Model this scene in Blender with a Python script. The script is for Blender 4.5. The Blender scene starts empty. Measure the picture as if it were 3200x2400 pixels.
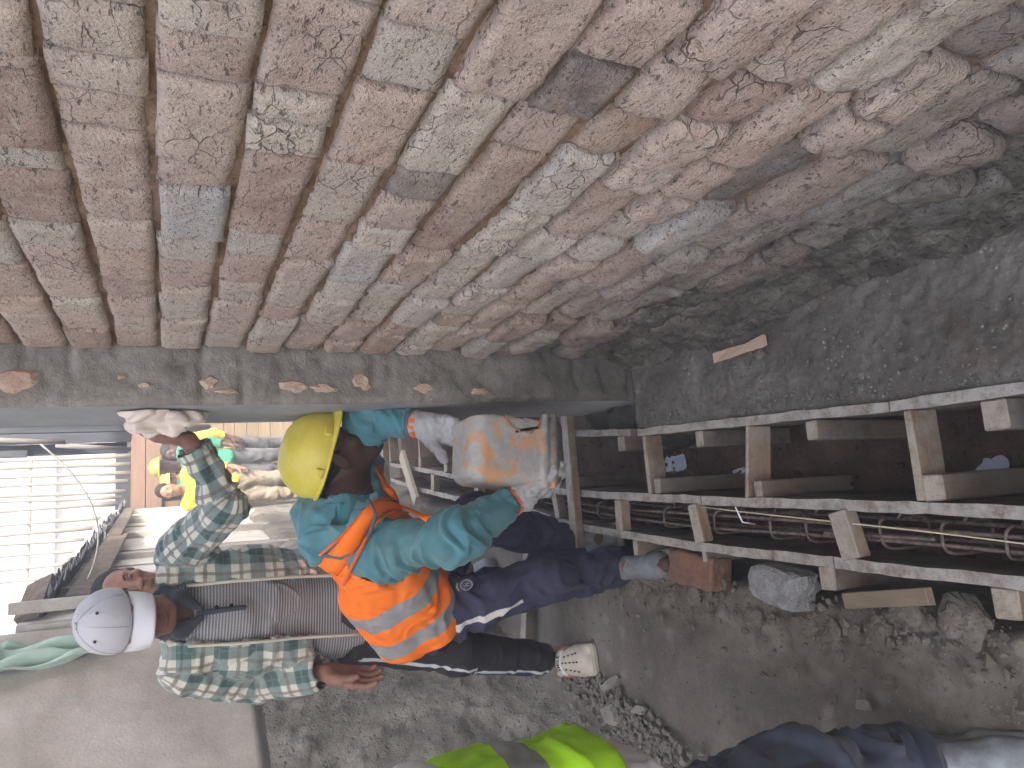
import bpy, bmesh, math, random
import numpy as np
from mathutils import Vector, Matrix
random.seed(7); RNG = np.random.default_rng(7)
scene = bpy.context.scene
COL = scene.collection
# ------------------------------------------------------------------ camera
# the photograph was taken with the telephone held on its side: the camera is rolled a quarter turn
CAM_H = 1.44; FPX = 2400.0; YAW = math.radians(10.2); PITCH = math.radians(24.2)
cF = np.array([math.sin(YAW)*math.cos(PITCH), math.cos(YAW)*math.cos(PITCH), -math.sin(PITCH)])
cR = np.array([math.cos(YAW), -math.sin(YAW), 0.0]); cU = np.cross(cR, cF)
cC = np.array([0.0, 0.0, CAM_H])
cam = bpy.data.cameras.new('camera'); camo = bpy.data.objects.new('camera', cam); COL.objects.link(camo)
cam.sensor_fit = 'HORIZONTAL'; cam.sensor_width = 36.0; cam.lens = 36.0*FPX/3200.0
cam.clip_start = 0.02; cam.clip_end = 500.0
mw = Matrix.Identity(4)
for i in range(3):
    mw[i][0] = -cU[i]; mw[i][1] = cR[i]; mw[i][2] = -cF[i]; mw[i][3] = cC[i]
camo.matrix_world = mw
scene.camera = camo
# ------------------------------------------------------------------ light
SUN_EL = math.radians(43); SUN_DIR = np.array([0.83, -1.22]); SUN_DIR = SUN_DIR/np.linalg.norm(SUN_DIR)
world = bpy.data.worlds.new('World'); scene.world = world; world.use_nodes = True
wn = world.node_tree.nodes; bgn = wn['Background']
sky = wn.new('ShaderNodeTexSky'); sky.sky_type = 'NISHITA'; sky.sun_disc = False
sky.sun_elevation = SUN_EL; sky.sun_rotation = math.atan2(SUN_DIR[0], SUN_DIR[1])
sky.air_density = 0.8; sky.dust_density = 7.0; sky.ozone_density = 0.0
world.node_tree.links.new(sky.outputs[0], bgn.inputs[0]); bgn.inputs[1].default_value = 0.15
sl = bpy.data.lights.new('sun', 'SUN'); sl.energy = 2.0; sl.angle = math.radians(0.6); sl.color = (1.0, 0.95, 0.87)
so = bpy.data.objects.new('sun', sl); COL.objects.link(so)
sd = Vector((SUN_DIR[0]*math.cos(SUN_EL), SUN_DIR[1]*math.cos(SUN_EL), math.sin(SUN_EL)))
so.rotation_euler = sd.to_track_quat('Z', 'Y').to_euler(); so.location = sd*20
scene.view_settings.view_transform = 'Standard'; scene.view_settings.look = 'None'
scene.view_settings.exposure = 2.42; scene.view_settings.gamma = 1.0
scene.view_settings.use_curve_mapping = False
scene.cycles.use_denoising = True
scene.cycles.max_bounces = 8; scene.cycles.diffuse_bounces = 4

# ------------------------------------------------------------------ helpers
def ray(dx, dy):
    x, y = dx*3200/2212, dy*3200/2212
    return cF + (2400-y-1200)/FPX*cR - (x-1600)/FPX*cU
def at(dx, dy, Y):
    """the point of the vertical plane at distance Y that is seen at that spot of the photograph"""
    d = ray(dx, dy); return cC + d*(Y/d[1])
def atz(dx, dy, z):
    d = ray(dx, dy); return cC + d*((z-CAM_H)/d[2])
def atx(dx, dy, x):
    d = ray(dx, dy); return cC + d*(x/d[0])

def tag(o, label=None, cat=None, group=None, kind=None):
    if label: o['label'] = label
    if cat: o['category'] = cat
    if group: o['group'] = group
    if kind: o['kind'] = kind
    return o
def empty(name, loc=(0,0,0), label=None, cat=None, group=None):
    o = bpy.data.objects.new(name, None); COL.objects.link(o); o.location = loc; o.empty_display_size = .1
    return tag(o, label, cat, group)
def mesh_obj(name, verts, faces, mat=None, parent=None, smooth=False, mats=None, mi=None):
    me = bpy.data.meshes.new(name)
    me.from_pydata([tuple(map(float, v)) for v in verts], [], [tuple(map(int, f)) for f in faces])
    for m in (mats or ([mat] if mat else [])): me.materials.append(m)
    if mi is not None: me.polygons.foreach_set('material_index', np.asarray(mi, dtype=np.int32))
    if smooth: me.polygons.foreach_set('use_smooth', np.ones(len(me.polygons), dtype=bool))
    me.update()
    return link(name, me, parent)
def link(name, me, parent=None):
    o = bpy.data.objects.new(name, me); COL.objects.link(o)
    if parent is not None:
        o.parent = parent
        # part meshes are written in world coordinates: undo the parents' offset
        M = Matrix.Identity(4); q = parent
        while q is not None:
            M = q.matrix_basis @ M
            q = q.parent
        o.matrix_basis = M.inverted()
    return o
def arr_obj(name, V, Q, mat=None, parent=None, smooth=True, mats=None, mi=None, uv=None):
    """mesh from numpy arrays of vertices and quads"""
    me = bpy.data.meshes.new(name)
    V = np.asarray(V, dtype=np.float32); Q = np.asarray(Q, dtype=np.int32)
    n = Q.shape[1]
    me.vertices.add(len(V)); me.vertices.foreach_set('co', V.ravel())
    me.loops.add(Q.size); me.loops.foreach_set('vertex_index', Q.ravel())
    me.polygons.add(len(Q)); me.polygons.foreach_set('loop_start', np.arange(0, Q.size, n, dtype=np.int32))
    me.polygons.foreach_set('loop_total', np.full(len(Q), n, dtype=np.int32))
    for m in (mats or ([mat] if mat else [])): me.materials.append(m)
    if mi is not None: me.polygons.foreach_set('material_index', np.asarray(mi, dtype=np.int32))
    me.polygons.foreach_set('use_smooth', np.full(len(Q), smooth, dtype=bool))
    if uv is not None:
        a = me.attributes.new('cuv', 'FLOAT_VECTOR', 'POINT'); a.data.foreach_set('vector', np.asarray(uv, dtype=np.float32).ravel())
    me.update(calc_edges=True); me.validate()
    return link(name, me, parent)

def _hash(ix, iy, iz, seed):
    h = (ix.astype(np.int64)*374761393 + iy.astype(np.int64)*668265263 + iz.astype(np.int64)*2147483647 + seed*974634777) & 0xffffffff
    h = ((h ^ (h >> 13))*1274126177) & 0xffffffff
    h = h ^ (h >> 16)
    return (h & 0xffff)/32767.5 - 1.0
def vn(P, scale, seed=0):
    """value noise in -1..1 at points P (n,3)"""
    P = np.asarray(P, dtype=np.float64)*scale; i = np.floor(P); f = P - i; f = f*f*(3-2*f)
    i = i.astype(np.int64); r = 0
    for a in (0, 1):
        wx = f[:, 0] if a else 1-f[:, 0]
        for b in (0, 1):
            wy = f[:, 1] if b else 1-f[:, 1]
            for c in (0, 1):
                wz = f[:, 2] if c else 1-f[:, 2]
                r = r + wx*wy*wz*_hash(i[:, 0]+a, i[:, 1]+b, i[:, 2]+c, seed)
    return r
def fbm(P, scale, oct=4, seed=0, gain=.5):
    r = 0; a = 1.0; t = 0
    for k in range(oct):
        r = r + a*vn(P, scale*2.03**k, seed+k*17); t += a; a *= gain
    return r/t

def box_data(sx, sy, sz, c=(0,0,0), jit=0.0, rot=None):
    v = []
    for x in (-.5, .5):
        for y in (-.5, .5):
            for z in (-.5, .5):
                v.append(np.array([x*sx, y*sy, z*sz]) + (RNG.uniform(-jit, jit, 3) if jit else 0))
    v = np.array(v)
    if rot is not None: v = v @ np.array(rot).T
    v = v + np.array(c)
    f = [(0,1,3,2), (4,6,7,5), (0,4,5,1), (2,3,7,6), (0,2,6,4), (1,5,7,3)]
    return v, f
def beam_data(a, b, w, h, up=(0,0,1), jit=0.0015, seg=1):
    """a sawn board from a to b: w across, h along up; ends slightly out of true"""
    a = np.array(a, float); b = np.array(b, float); d = b-a; L = np.linalg.norm(d); d /= L
    up = np.array(up, float); s = np.cross(d, up); s /= np.linalg.norm(s); u = np.cross(s, d)
    V = []; F = []
    for k in range(seg+1):
        c = a + d*L*k/seg
        for (p, q) in ((-.5,-.5), (.5,-.5), (.5,.5), (-.5,.5)):
            V.append(c + s*w*p + u*h*q + RNG.uniform(-jit, jit, 3))
    for k in range(seg):
        o = 4*k
        for e in range(4):
            F.append((o+e, o+(e+1) % 4, o+4+(e+1) % 4, o+4+e))
    F.append((3,2,1,0)); F.append((4*seg, 4*seg+1, 4*seg+2, 4*seg+3))
    return np.array(V), F
def beam(name, a, b, w, h, mat, parent=None, up=(0,0,1), jit=.0015, seg=1, bev=.002):
    V, F = beam_data(a, b, w, h, up, jit, seg)
    o = mesh_obj(name, V, F, mat, parent)
    if bev:
        bm = bmesh.new(); bm.from_mesh(o.data)
        bmesh.ops.recalc_face_normals(bm, faces=bm.faces)
        bmesh.ops.bevel(bm, geom=[e for e in bm.edges if e.calc_face_angle(0) > .6], offset=bev, segments=1, affect='EDGES')
        bm.to_mesh(o.data); bm.free()
    return o
def tube_data(pts, r, n=8, cap=True):
    pts = [np.array(p, float) for p in pts]; R = r if hasattr(r, '__len__') else [r]*len(pts)
    V = []; F = []
    prev = None
    for i, p in enumerate(pts):
        t = pts[min(i+1, len(pts)-1)] - pts[max(i-1, 0)]; t /= max(np.linalg.norm(t), 1e-9)
        if prev is None:
            prev = np.cross(t, [0,0,1.]) if abs(t[2]) < .9 else np.cross(t, [1.,0,0])
        s = prev - t*np.dot(prev, t); s /= np.linalg.norm(s); prev = s; u = np.cross(t, s)
        for k in range(n):
            a = 2*math.pi*k/n; V.append(p + R[i]*(math.cos(a)*s + math.sin(a)*u))
    for i in range(len(pts)-1):
        for k in range(n):
            F.append((i*n+k, i*n+(k+1) % n, (i+1)*n+(k+1) % n, (i+1)*n+k))
    if cap:
        F.append(tuple(range(n-1, -1, -1))); F.append(tuple((len(pts)-1)*n+k for k in range(n)))
    return V, F
def tube(name, pts, r, mat, parent=None, n=8):
    V, F = tube_data(pts, r, n); return mesh_obj(name, V, F, mat, parent, smooth=True)
def join_data(parts):
    V = []; F = []; o = 0
    for v, f in parts:
        V += list(v); F += [tuple(i+o for i in q) for q in f]; o += len(v)
    return V, F
def grid(o, du, dv, nu, nv):
    o = np.array(o, float); du = np.array(du, float); dv = np.array(dv, float)
    a, b = np.meshgrid(np.linspace(0, 1, nu), np.linspace(0, 1, nv), indexing='ij')
    P = o + a.reshape(-1, 1)*du + b.reshape(-1, 1)*dv
    i = np.arange(nu*nv).reshape(nu, nv)
    Q = np.stack([i[:-1,:-1], i[1:,:-1], i[1:,1:], i[:-1,1:]], -1).reshape(-1, 4)
    return P, Q, a.ravel(), b.ravel()

# ------------------------------------------------------------------ node materials
class G:
    def __init__(s, name):
        s.m = bpy.data.materials.new(name); s.m.use_nodes = True; s.t = s.m.node_tree
        s.b = s.t.nodes['Principled BSDF']; s.b.inputs['Specular IOR Level'].default_value = .3
    def n(s, typ, ins=None, **pr):
        d = s.t.nodes.new('ShaderNode'+typ)
        for k, v in pr.items(): setattr(d, k, v)
        for k, v in (ins or {}).items(): s.set(d.inputs[k], v)
        return d
    def set(s, sock, v):
        if isinstance(v, bpy.types.NodeSocket): s.t.links.new(v, sock)
        elif hasattr(v, '__len__') and len(v) == 3 and sock.type == 'RGBA': sock.default_value = (*v, 1)
        else: sock.default_value = v
    def pos(s): return s.n('NewGeometry').outputs['Position']
    def obj(s): return s.n('TexCoord').outputs['Object']
    def rnd(s): return s.n('ObjectInfo').outputs['Random']
    def attr(s, name): return s.n('Attribute', attribute_name=name).outputs['Vector']
    def sep(s, v):
        q = s.n('SeparateXYZ', {0: v}); return q.outputs[0], q.outputs[1], q.outputs[2]
    def comb(s, x, y, z): return s.n('CombineXYZ', {0: x, 1: y, 2: z}).outputs[0]
    def vadd(s, a, b): return s.n('VectorMath', {0: a, 1: b}, operation='ADD').outputs[0]
    def vmul(s, a, b): return s.n('VectorMath', {0: a, 1: b}, operation='MULTIPLY').outputs[0]
    def math(s, op, a, b=0.0, c=False): return s.n('Math', {0: a, 1: b}, operation=op, use_clamp=c).outputs[0]
    def noise(s, v, scale, detail=4, rough=.6, dist=0.0, color=False):
        q = s.n('TexNoise', {'Vector': v, 'Scale': scale, 'Detail': detail, 'Roughness': rough, 'Distortion': dist})
        return q.outputs['Color' if color else 'Fac']
    def voro(s, v, scale, feature='F1', out='Distance', rnd=1.0):
        return s.n('TexVoronoi', {'Vector': v, 'Scale': scale, 'Randomness': rnd}, feature=feature).outputs[out]
    def ramp(s, f, stops, interp='LINEAR'):
        q = s.n('ValToRGB', {0: f}); e = q.color_ramp.elements; q.color_ramp.interpolation = interp
        while len(e) < len(stops): e.new(.5)
        for x, (p, c) in zip(e, stops):
            x.position = p; x.color = (*c, 1) if hasattr(c, '__len__') else (c, c, c, 1)
        return q.outputs[0]
    def lin(s, f, a, b, lo=0.0, hi=1.0):
        return s.n('MapRange', {0: f, 1: a, 2: b, 3: lo, 4: hi}).outputs[0]
    def mix(s, f, a, b, mode='MIX'):
        q = s.n('Mix', data_type='RGBA', blend_type=mode)
        s.set(q.inputs[0], f); s.set(q.inputs[6], a); s.set(q.inputs[7], b); return q.outputs[2]
    def bump(s, h, strength=.5, dist=.01, nrm=None):
        i = {'Strength': strength, 'Distance': dist, 'Height': h}
        if nrm is not None: i['Normal'] = nrm
        return s.n('Bump', i).outputs[0]
    def out(s, color, rough=.85, nrm=None, **kw):
        s.set(s.b.inputs['Base Color'], color); s.set(s.b.inputs['Roughness'], rough)
        if nrm is not None: s.set(s.b.inputs['Normal'], nrm)
        for k, v in kw.items(): s.set(s.b.inputs[k.replace('_', ' ')], v)
        return s.m

def m_rough(name, stops, scale=12, bscale=60, bstr=.6, bdist=.006, rough=.9, fine=True, obj=False, spec=None):
    """dusty mineral surface: blotches of several tones, grain and pits"""
    g = G(name); P = g.obj() if obj else g.pos()
    if obj: P = g.vadd(P, g.vmul(g.comb(g.rnd(), g.rnd(), g.rnd()), (31., 57., 83.)))
    n1 = g.noise(P, scale, 6, .65, .4); n2 = g.noise(P, scale*9, 4, .7)
    f = g.math('ADD', g.math('MULTIPLY', n1, .72), g.math('MULTIPLY', n2, .28))
    c = g.ramp(g.lin(f, .3, .7), stops)
    h1 = g.noise(P, bscale, 6, .7); pit = g.ramp(g.voro(P, bscale*1.3), [(0.05, 0), (.3, 1)])
    h = g.math('ADD', h1, g.math('MULTIPLY', pit, .35))
    c = g.mix(g.lin(pit, 0, 1, .25, 0), c, tuple(.45*np.array(stops[0][1])))
    if spec is not None: g.b.inputs['Specular IOR Level'].default_value = spec
    return g.out(c, rough, g.bump(h, bstr, bdist))
def m_wood(name, dark, light, axis='Y', rough=.85, scale=1.0, wear=None, obj=True, dust=None):
    """sawn softwood: stretched grain along one axis, a tone of its own for each board, cement dust in patches"""
    g = G(name); P = g.obj() if obj else g.pos()
    r = g.rnd(); P = g.vadd(P, g.vmul(g.comb(r, r, r), (7., 13., 29.)))
    k = {'X': (2., 30., 30.), 'Y': (30., 2., 30.), 'Z': (30., 30., 2.)}[axis]
    Q = g.vmul(P, tuple(np.array(k)*scale))
    n = g.noise(Q, 1.0, 5, .65, .6); n2 = g.noise(g.vmul(Q, (3., 3., 3.)), 1.6, 4, .7)
    f = g.math('ADD', g.math('MULTIPLY', n, .65), g.math('MULTIPLY', n2, .35))
    c = g.ramp(g.lin(f, .3, .72), [(0, dark), (1, light)])
    c = g.mix(g.lin(r, 0, 1, 0, .38), c, tuple(np.array(dark)*.75), 'MIX')
    if wear is not None:
        w = g.ramp(g.noise(P, 9*scale, 6, .7), [(.44, 0), (.6, 1)])
        c = g.mix(g.math('MULTIPLY', w, .8), c, wear)
    if dust is not None:   # cement dust that has settled on the upward faces
        nz = g.sep(g.n('NewGeometry').outputs['Normal'])[2]
        dm = g.math('MULTIPLY', g.lin(nz, .55, .85), g.lin(g.noise(P, 22*scale, 6, .75), .36, .56, .15, 1))
        st = g.lin(g.noise(g.vadd(P, (4., 8., 2.)), 8*scale, 6, .7), .52, .66); c = g.mix(g.math('MULTIPLY', st, .6), c, tuple(np.array(dark)*.55))
        c = g.mix(dm, c, dust)
        sp = g.voro(P, 120); c = g.mix(g.math('MULTIPLY', g.lin(sp, .10, .2, 1, 0), .5), c, tuple(np.array(dark)*.5))
    return g.out(c, rough, g.bump(g.math('ADD', f, g.math('MULTIPLY', g.noise(P, 180, 3, .7), .4)), .7, .003))
def m_flat(name, c, rough=.6, var=.15, scale=14, metal=0.0, bump=.2, bscale=80):
    g = G(name); P = g.obj()
    n = g.noise(P, scale, 5, .6); c = np.array(c)
    col = g.mix(g.lin(n, .3, .7), tuple(c*(1-var)), tuple(np.minimum(c*(1+var), 1)))
    return g.out(col, rough, g.bump(g.noise(P, bscale, 3, .6), bump, .003), Metallic=metal)

# ------------------------------------------------------------------ implicit surfaces (bodies, clothes, stones)
class SDF:
    """smooth union of round cones and ellipsoids on a voxel grid, meshed by surface nets"""
    def __init__(s, vox, pad=.03): s.v = vox; s.pr = []; s.cut = []; s.pad = pad; s.clip = []
    def rc(s, a, b, ra, rb=None, k=.02):
        s.pr.append(('rc', np.array(a, float), np.array(b, float), ra, ra if rb is None else rb, k)); return s
    def chain(s, pts, rad, k=.02):
        for i in range(len(pts)-1): s.rc(pts[i], pts[i+1], rad[i], rad[i+1], k)
        return s
    def el(s, c, r, rot=None, k=.02):
        s.pr.append(('el', np.array(c, float), np.array(r, float), np.eye(3) if rot is None else np.array(rot, float), 0, k)); return s
    def bx(s, c, h, rot=None, rr=.01, k=.01):
        s.pr.append(('bx', np.array(c, float), np.array(h, float), np.eye(3) if rot is None else np.array(rot, float), rr, k)); return s
    def carve(s, *a, **kw):
        n = len(s.pr); kind = kw.pop('kind', 'rc'); getattr(s, kind)(*a, **kw); s.cut.append((s.pr.pop(), kw.get('k', .01))); return s
    def plane(s, p, n): s.clip.append((np.array(p, float), np.array(n, float)/np.linalg.norm(n))); return s   # keeps the side n points away from
    @staticmethod
    def d(p, X):
        t = p[0]
        if t == 'rc':
            a, b, ra, rb = p[1:5]; ab = b-a; L2 = max(ab @ ab, 1e-12)
            h = np.clip(((X-a) @ ab)/L2, 0, 1)
            return np.linalg.norm(X-a-h[..., None]*ab, axis=-1) - (ra+(rb-ra)*h)
        Y = (X-p[1]) @ p[3]
        if t == 'el':
            r = p[2]; k0 = np.linalg.norm(Y/r, axis=-1); k1 = np.linalg.norm(Y/(r*r), axis=-1)
            return np.where(k1 > 1e-9, k0*(k0-1)/np.maximum(k1, 1e-9), -r.min())
        q = np.abs(Y)-(p[2]-p[4])
        return np.linalg.norm(np.maximum(q, 0), axis=-1)+np.minimum(q.max(-1), 0)-p[4]
    @staticmethod
    def bb(p):
        if p[0] == 'rc':
            m = max(p[3], p[4]); return np.minimum(p[1], p[2])-m, np.maximum(p[1], p[2])+m
        e = np.abs(p[3]) @ p[2]; return p[1]-e, p[1]+e
    def mesh(s):
        lo = np.min([s.bb(p)[0] for p in s.pr], 0)-s.pad; hi = np.max([s.bb(p)[1] for p in s.pr], 0)+s.pad
        n = np.ceil((hi-lo)/s.v).astype(int)+1
        D = np.full(n, .5, dtype=np.float32); ax = [lo[i]+s.v*np.arange(n[i]) for i in range(3)]
        def sub(p, m):
            a, b = s.bb(p); i0 = np.clip(((a-m-lo)/s.v).astype(int), 0, n-1); i1 = np.clip(((b+m-lo)/s.v).astype(int)+2, 1, n)
            X = np.stack(np.meshgrid(*[ax[i][i0[i]:i1[i]] for i in range(3)], indexing='ij'), -1)
            return tuple(slice(i0[i], i1[i]) for i in range(3)), X
        for p in s.pr:
            k = p[5]; sl, X = sub(p, k+3*s.v); d = s.d(p, X); c = D[sl]
            h = np.clip(.5+.5*(d-c)/max(k, 1e-6), 0, 1); D[sl] = d*(1-h)+c*h-k*h*(1-h)
        for p, k in s.cut:
            sl, X = sub(p, 3*s.v); D[sl] = np.maximum(D[sl], -s.d(p, X))
        for p, nn in s.clip:
            D = np.maximum(D, ((ax[0]-p[0])*nn[0])[:, None, None]+((ax[1]-p[1])*nn[1])[None, :, None]+((ax[2]-p[2])*nn[2])[None, None, :]).astype(np.float32)
        for a in range(3):
            i = [slice(None)]*3; i[a] = 0; D[tuple(i)] = np.maximum(D[tuple(i)], s.v); i[a] = -1; D[tuple(i)] = np.maximum(D[tuple(i)], s.v)
        return nets(D, lo, s.v)
def nets(D, lo, v):
    S = D < 0; nx, ny, nz = D.shape
    cnt = np.zeros((nx-1, ny-1, nz-1), np.uint8)
    for a in (0, 1):
        for b in (0, 1):
            for c in (0, 1): cnt += S[a:nx-1+a, b:ny-1+b, c:nz-1+c]
    act = np.argwhere((cnt > 0) & (cnt < 8))
    idx = np.full(cnt.shape, -1, np.int64); idx[tuple(act.T)] = np.arange(len(act))
    corner = np.array([[a, b, c] for a in (0, 1) for b in (0, 1) for c in (0, 1)])
    val = np.stack([D[tuple((act+c).T)] for c in corner], 1)
    acc = np.zeros((len(act), 3)); w = np.zeros(len(act))
    for i in range(8):
        for j in range(i+1, 8):
            if np.abs(corner[i]-corner[j]).sum() != 1: continue
            m = (val[:, i] < 0) != (val[:, j] < 0)
            t = np.where(m, val[:, i]/np.where(m, val[:, i]-val[:, j], 1), 0)
            acc += np.where(m[:, None], corner[i]+t[:, None]*(corner[j]-corner[i]), 0); w += m
    V = lo+v*(act+acc/w[:, None])
    Q = []
    for a in range(3):
        sl0 = [slice(None)]*3; sl1 = [slice(None)]*3; sl0[a] = slice(0, -1); sl1[a] = slice(1, None)
        e = np.argwhere(S[tuple(sl0)] != S[tuple(sl1)])
        b, c = (a+1) % 3, (a+2) % 3
        e = e[(e[:, b] > 0) & (e[:, c] > 0) & (e[:, b] < D.shape[b]-1) & (e[:, c] < D.shape[c]-1)]
        ob = np.zeros(3, int); ob[b] = 1; oc = np.zeros(3, int); oc[c] = 1
        q = np.stack([idx[tuple((e-ob-oc).T)], idx[tuple((e-oc).T)], idx[tuple(e.T)], idx[tuple((e-ob).T)]], 1)
        fl = ~S[tuple(e.T)]; q[fl] = q[fl][:, ::-1]; Q.append(q)
    return V, np.concatenate(Q)
def vnormals(V, Q):
    N = np.zeros_like(V)
    fn = np.cross(V[Q[:, 2]]-V[Q[:, 0]], V[Q[:, 3]]-V[Q[:, 1]])
    for k in range(4): np.add.at(N, Q[:, k], fn)
    return N/np.maximum(np.linalg.norm(N, axis=1, keepdims=True), 1e-12)
def relax(V, Q, it=1, f=.5):
    for _ in range(it):
        S = np.zeros_like(V); c = np.zeros(len(V))
        for k in range(4):
            for j in ((k+1) % 4, (k+3) % 4):
                np.add.at(S, Q[:, k], V[Q[:, j]]); np.add.at(c, Q[:, k], 1)
        V = V+f*(S/np.maximum(c, 1)[:, None]-V)
    return V
def rotm(rx=0, ry=0, rz=0):
    return np.array(Matrix.Rotation(math.radians(rz), 3, 'Z') @ Matrix.Rotation(math.radians(ry), 3, 'Y') @ Matrix.Rotation(math.radians(rx), 3, 'X'))
def frame(fwd, up):
    """columns: right, forward, up"""
    f = np.array(fwd, float); f /= np.linalg.norm(f); r = np.cross(f, up); r /= np.linalg.norm(r)
    return np.stack([r, f, np.cross(r, f)], 1)
# ------------------------------------------------------------------ materials of the setting
def m_brick():
    g = G('fired_clay'); r = g.rnd()
    P = g.vadd(g.pos(), g.vmul(g.comb(r, r, r), (3., 5., 7.)))
    base = g.n('ObjectInfo').outputs['Color']
    bl = g.noise(P, 14, 5, .65, .3)
    c = g.mix(g.lin(bl, .38, .66, 0, .55), base, (.53, .455, .385))
    bl2 = g.noise(g.vadd(P, (4., 4., 4.)), 22, 5, .7)
    c = g.mix(g.lin(bl2, .52, .72, 0, .7), c, (.30, .19, .145))
    bl3 = g.noise(g.vadd(P, (9., 1., 4.)), 30, 5, .7)
    c = g.mix(g.lin(bl3, .58, .7, 0, .55), c, (.53, .505, .465))
    c = g.mix(g.lin(g.noise(g.vadd(g.pos(), (2., 6., 3.)), 4.5, 5, .65), .3, .7, .05, .32), c, (.47, .43, .385))
    # pits and shrinkage cracks (real marks in the clay)
    Pw = g.vadd(P, g.vmul(g.n('TexNoise', {'Vector': P, 'Scale': 40., 'Detail': 4.}).outputs['Color'], (.022, .022, .022)))
    cr = g.voro(g.vmul(Pw, (1., .7, 1.5)), 26, 'DISTANCE_TO_EDGE')
    gate = g.lin(g.noise(P, 9, 3, .6), .52, .68)
    crack = g.math('MULTIPLY', g.lin(cr, 0.0, .03, 1, 0), gate)
    pn = g.noise(g.vmul(P, (1., .7, 1.7)), 150, 4, .7); pit = g.lin(pn, .60, .66)
    pn2 = g.lin(g.noise(g.vmul(P, (1., .5, 1.8)), 60, 5, .75), .61, .67)
    dk = g.math('MAXIMUM', g.math('MAXIMUM', g.math('MULTIPLY', crack, .8), g.math('MULTIPLY', pit, .6)), g.math('MULTIPLY', pn2, .72))
    c = g.mix(dk, c, (.13, .078, .052))
    gr = g.noise(P, 330, 3, .7)
    c = g.mix(.42, c, g.ramp(gr, [(.25, .15), (.75, .9)]), 'OVERLAY')
    # splashed mud on the lowest courses
    z = g.sep(g.pos())[2]
    mud = g.lin(g.math('ADD', z, g.math('MULTIPLY', g.math('SUBTRACT', g.noise(g.pos(), 6, 5, .7), .5), .75)), .76, .28)
    c = g.mix(g.math('MULTIPLY', mud, .86), c, g.mix(g.lin(g.noise(P, 40, 5, .7), .35, .65), (.06, .056, .048), (.16, .15, .135)))
    h = g.math('SUBTRACT', g.math('ADD', g.math('MULTIPLY', g.noise(P, 60, 6, .7), 1.0), g.math('MULTIPLY', gr, .3)), g.math('MULTIPLY', dk, .9))
    return g.out(c, .93, g.bump(h, 1.0, .008))
M_BRICK = m_brick()
M_MORTAR = m_rough('clay_mortar', [(0, (.11, .068, .043)), (.5, (.21, .138, .09)), (1, (.33, .25, .18))], 16, 70, .8, .006)
M_MUD = m_rough('mud_render', [(0, (.038, .034, .028)), (.4, (.09, .083, .070)), (.7, (.165, .155, .135)), (1, (.30, .29, .265))], 14, 45, 1.0, .016)
def m_pil():
    g = G('cement_render'); P = g.pos()
    n = g.noise(P, 7, 6, .65, .5); n2 = g.noise(P, 60, 5, .7)
    c = g.ramp(g.lin(g.math('ADD', g.math('MULTIPLY', n, .7), g.math('MULTIPLY', n2, .3)), .3, .7), [(0, (.125, .115, .10)), (.5, (.24, .226, .20)), (1, (.37, .355, .325))])
    z = g.sep(P)[2]
    wet = g.lin(g.math('ADD', z, g.math('MULTIPLY', g.math('SUBTRACT', g.noise(P, 5, 4, .6), .5), .5)), .75, .25)
    c = g.mix(g.math('MULTIPLY', wet, .8), c, (.07, .068, .06))
    h = g.math('ADD', g.noise(P, 45, 6, .7), g.math('MULTIPLY', g.noise(P, 160, 3, .6), .3))
    return g.out(c, .9, g.bump(h, .9, .008))
M_PIL = m_pil()
M_SMOOTH = m_rough('trowelled_cement', [(0, (.25, .26, .265)), (1, (.36, .37, .375))], 5, 40, .25, .004)
def m_ledge():
    g = G('fresh_concrete'); P = g.pos()
    n = g.noise(P, 6, 6, .65, .3); n2 = g.noise(P, 90, 5, .75)
    c = g.ramp(g.lin(g.math('ADD', g.math('MULTIPLY', n, .6), g.math('MULTIPLY', n2, .4)), .32, .7), [(0, (.055, .051, .044)), (.5, (.122, .114, .101)), (1, (.235, .224, .203))])
    c = g.mix(g.lin(g.noise(g.vadd(P, (7., 2., 1.)), 7, 4, .6), .55, .7, 0, .5), c, (.12, .085, .058))
    sp = g.voro(P, 55); c = g.mix(g.math('MULTIPLY', g.lin(sp, .12, .2, 1, 0), g.lin(g.noise(P, 11, 3, .6), .5, .65)), c, (.36, .36, .35))
    return g.out(c, g.lin(n2, .3, .7, .55, .9), g.bump(g.math('ADD', g.noise(P, 40, 6, .7), g.math('MULTIPLY', sp, .6)), .8, .006))
M_LEDGE = m_ledge()
def m_ground():
    g = G('trodden_earth'); P = g.pos()
    n = g.noise(P, 3.2, 6, .6, .3); n2 = g.noise(P, 45, 5, .7)
    c = g.ramp(g.lin(g.math('ADD', g.math('MULTIPLY', n, .65), g.math('MULTIPLY', n2, .35)), .32, .68), [(0, (.094, .084, .070)), (.5, (.143, .130, .111)), (1, (.21, .195, .171))])
    sp = g.voro(g.vmul(P, (1., 1., .5)), 14, 'SMOOTH_F1'); foot = g.math('MULTIPLY', g.lin(sp, .16, .36, 1, 0), g.lin(g.noise(P, 2.3, 3, .5), .44, .56))
    c = g.mix(g.math('MULTIPLY', foot, g.lin(g.noise(P, 30, 4, .7), .3, .6, .2, .75)), c, (.27, .255, .225))
    s2 = g.voro(P, 90); c = g.mix(g.math('MULTIPLY', g.lin(s2, .1, .17, 1, 0), g.lin(g.noise(P, 14, 3, .6), .52, .66)), c, (.36, .35, .32))
    h = g.math('ADD', g.noise(P, 24, 6, .72), g.math('MULTIPLY', g.noise(P, 140, 3, .6), .35))
    return g.out(c, .92, g.bump(h, .8, .010))
M_GROUND = m_ground()
M_TRENCH = m_rough('damp_subsoil', [(0, (.034, .021, .014)), (.5, (.078, .050, .034)), (1, (.14, .10, .07))], 8, 60, .8, .008, rough=.8)
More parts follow.
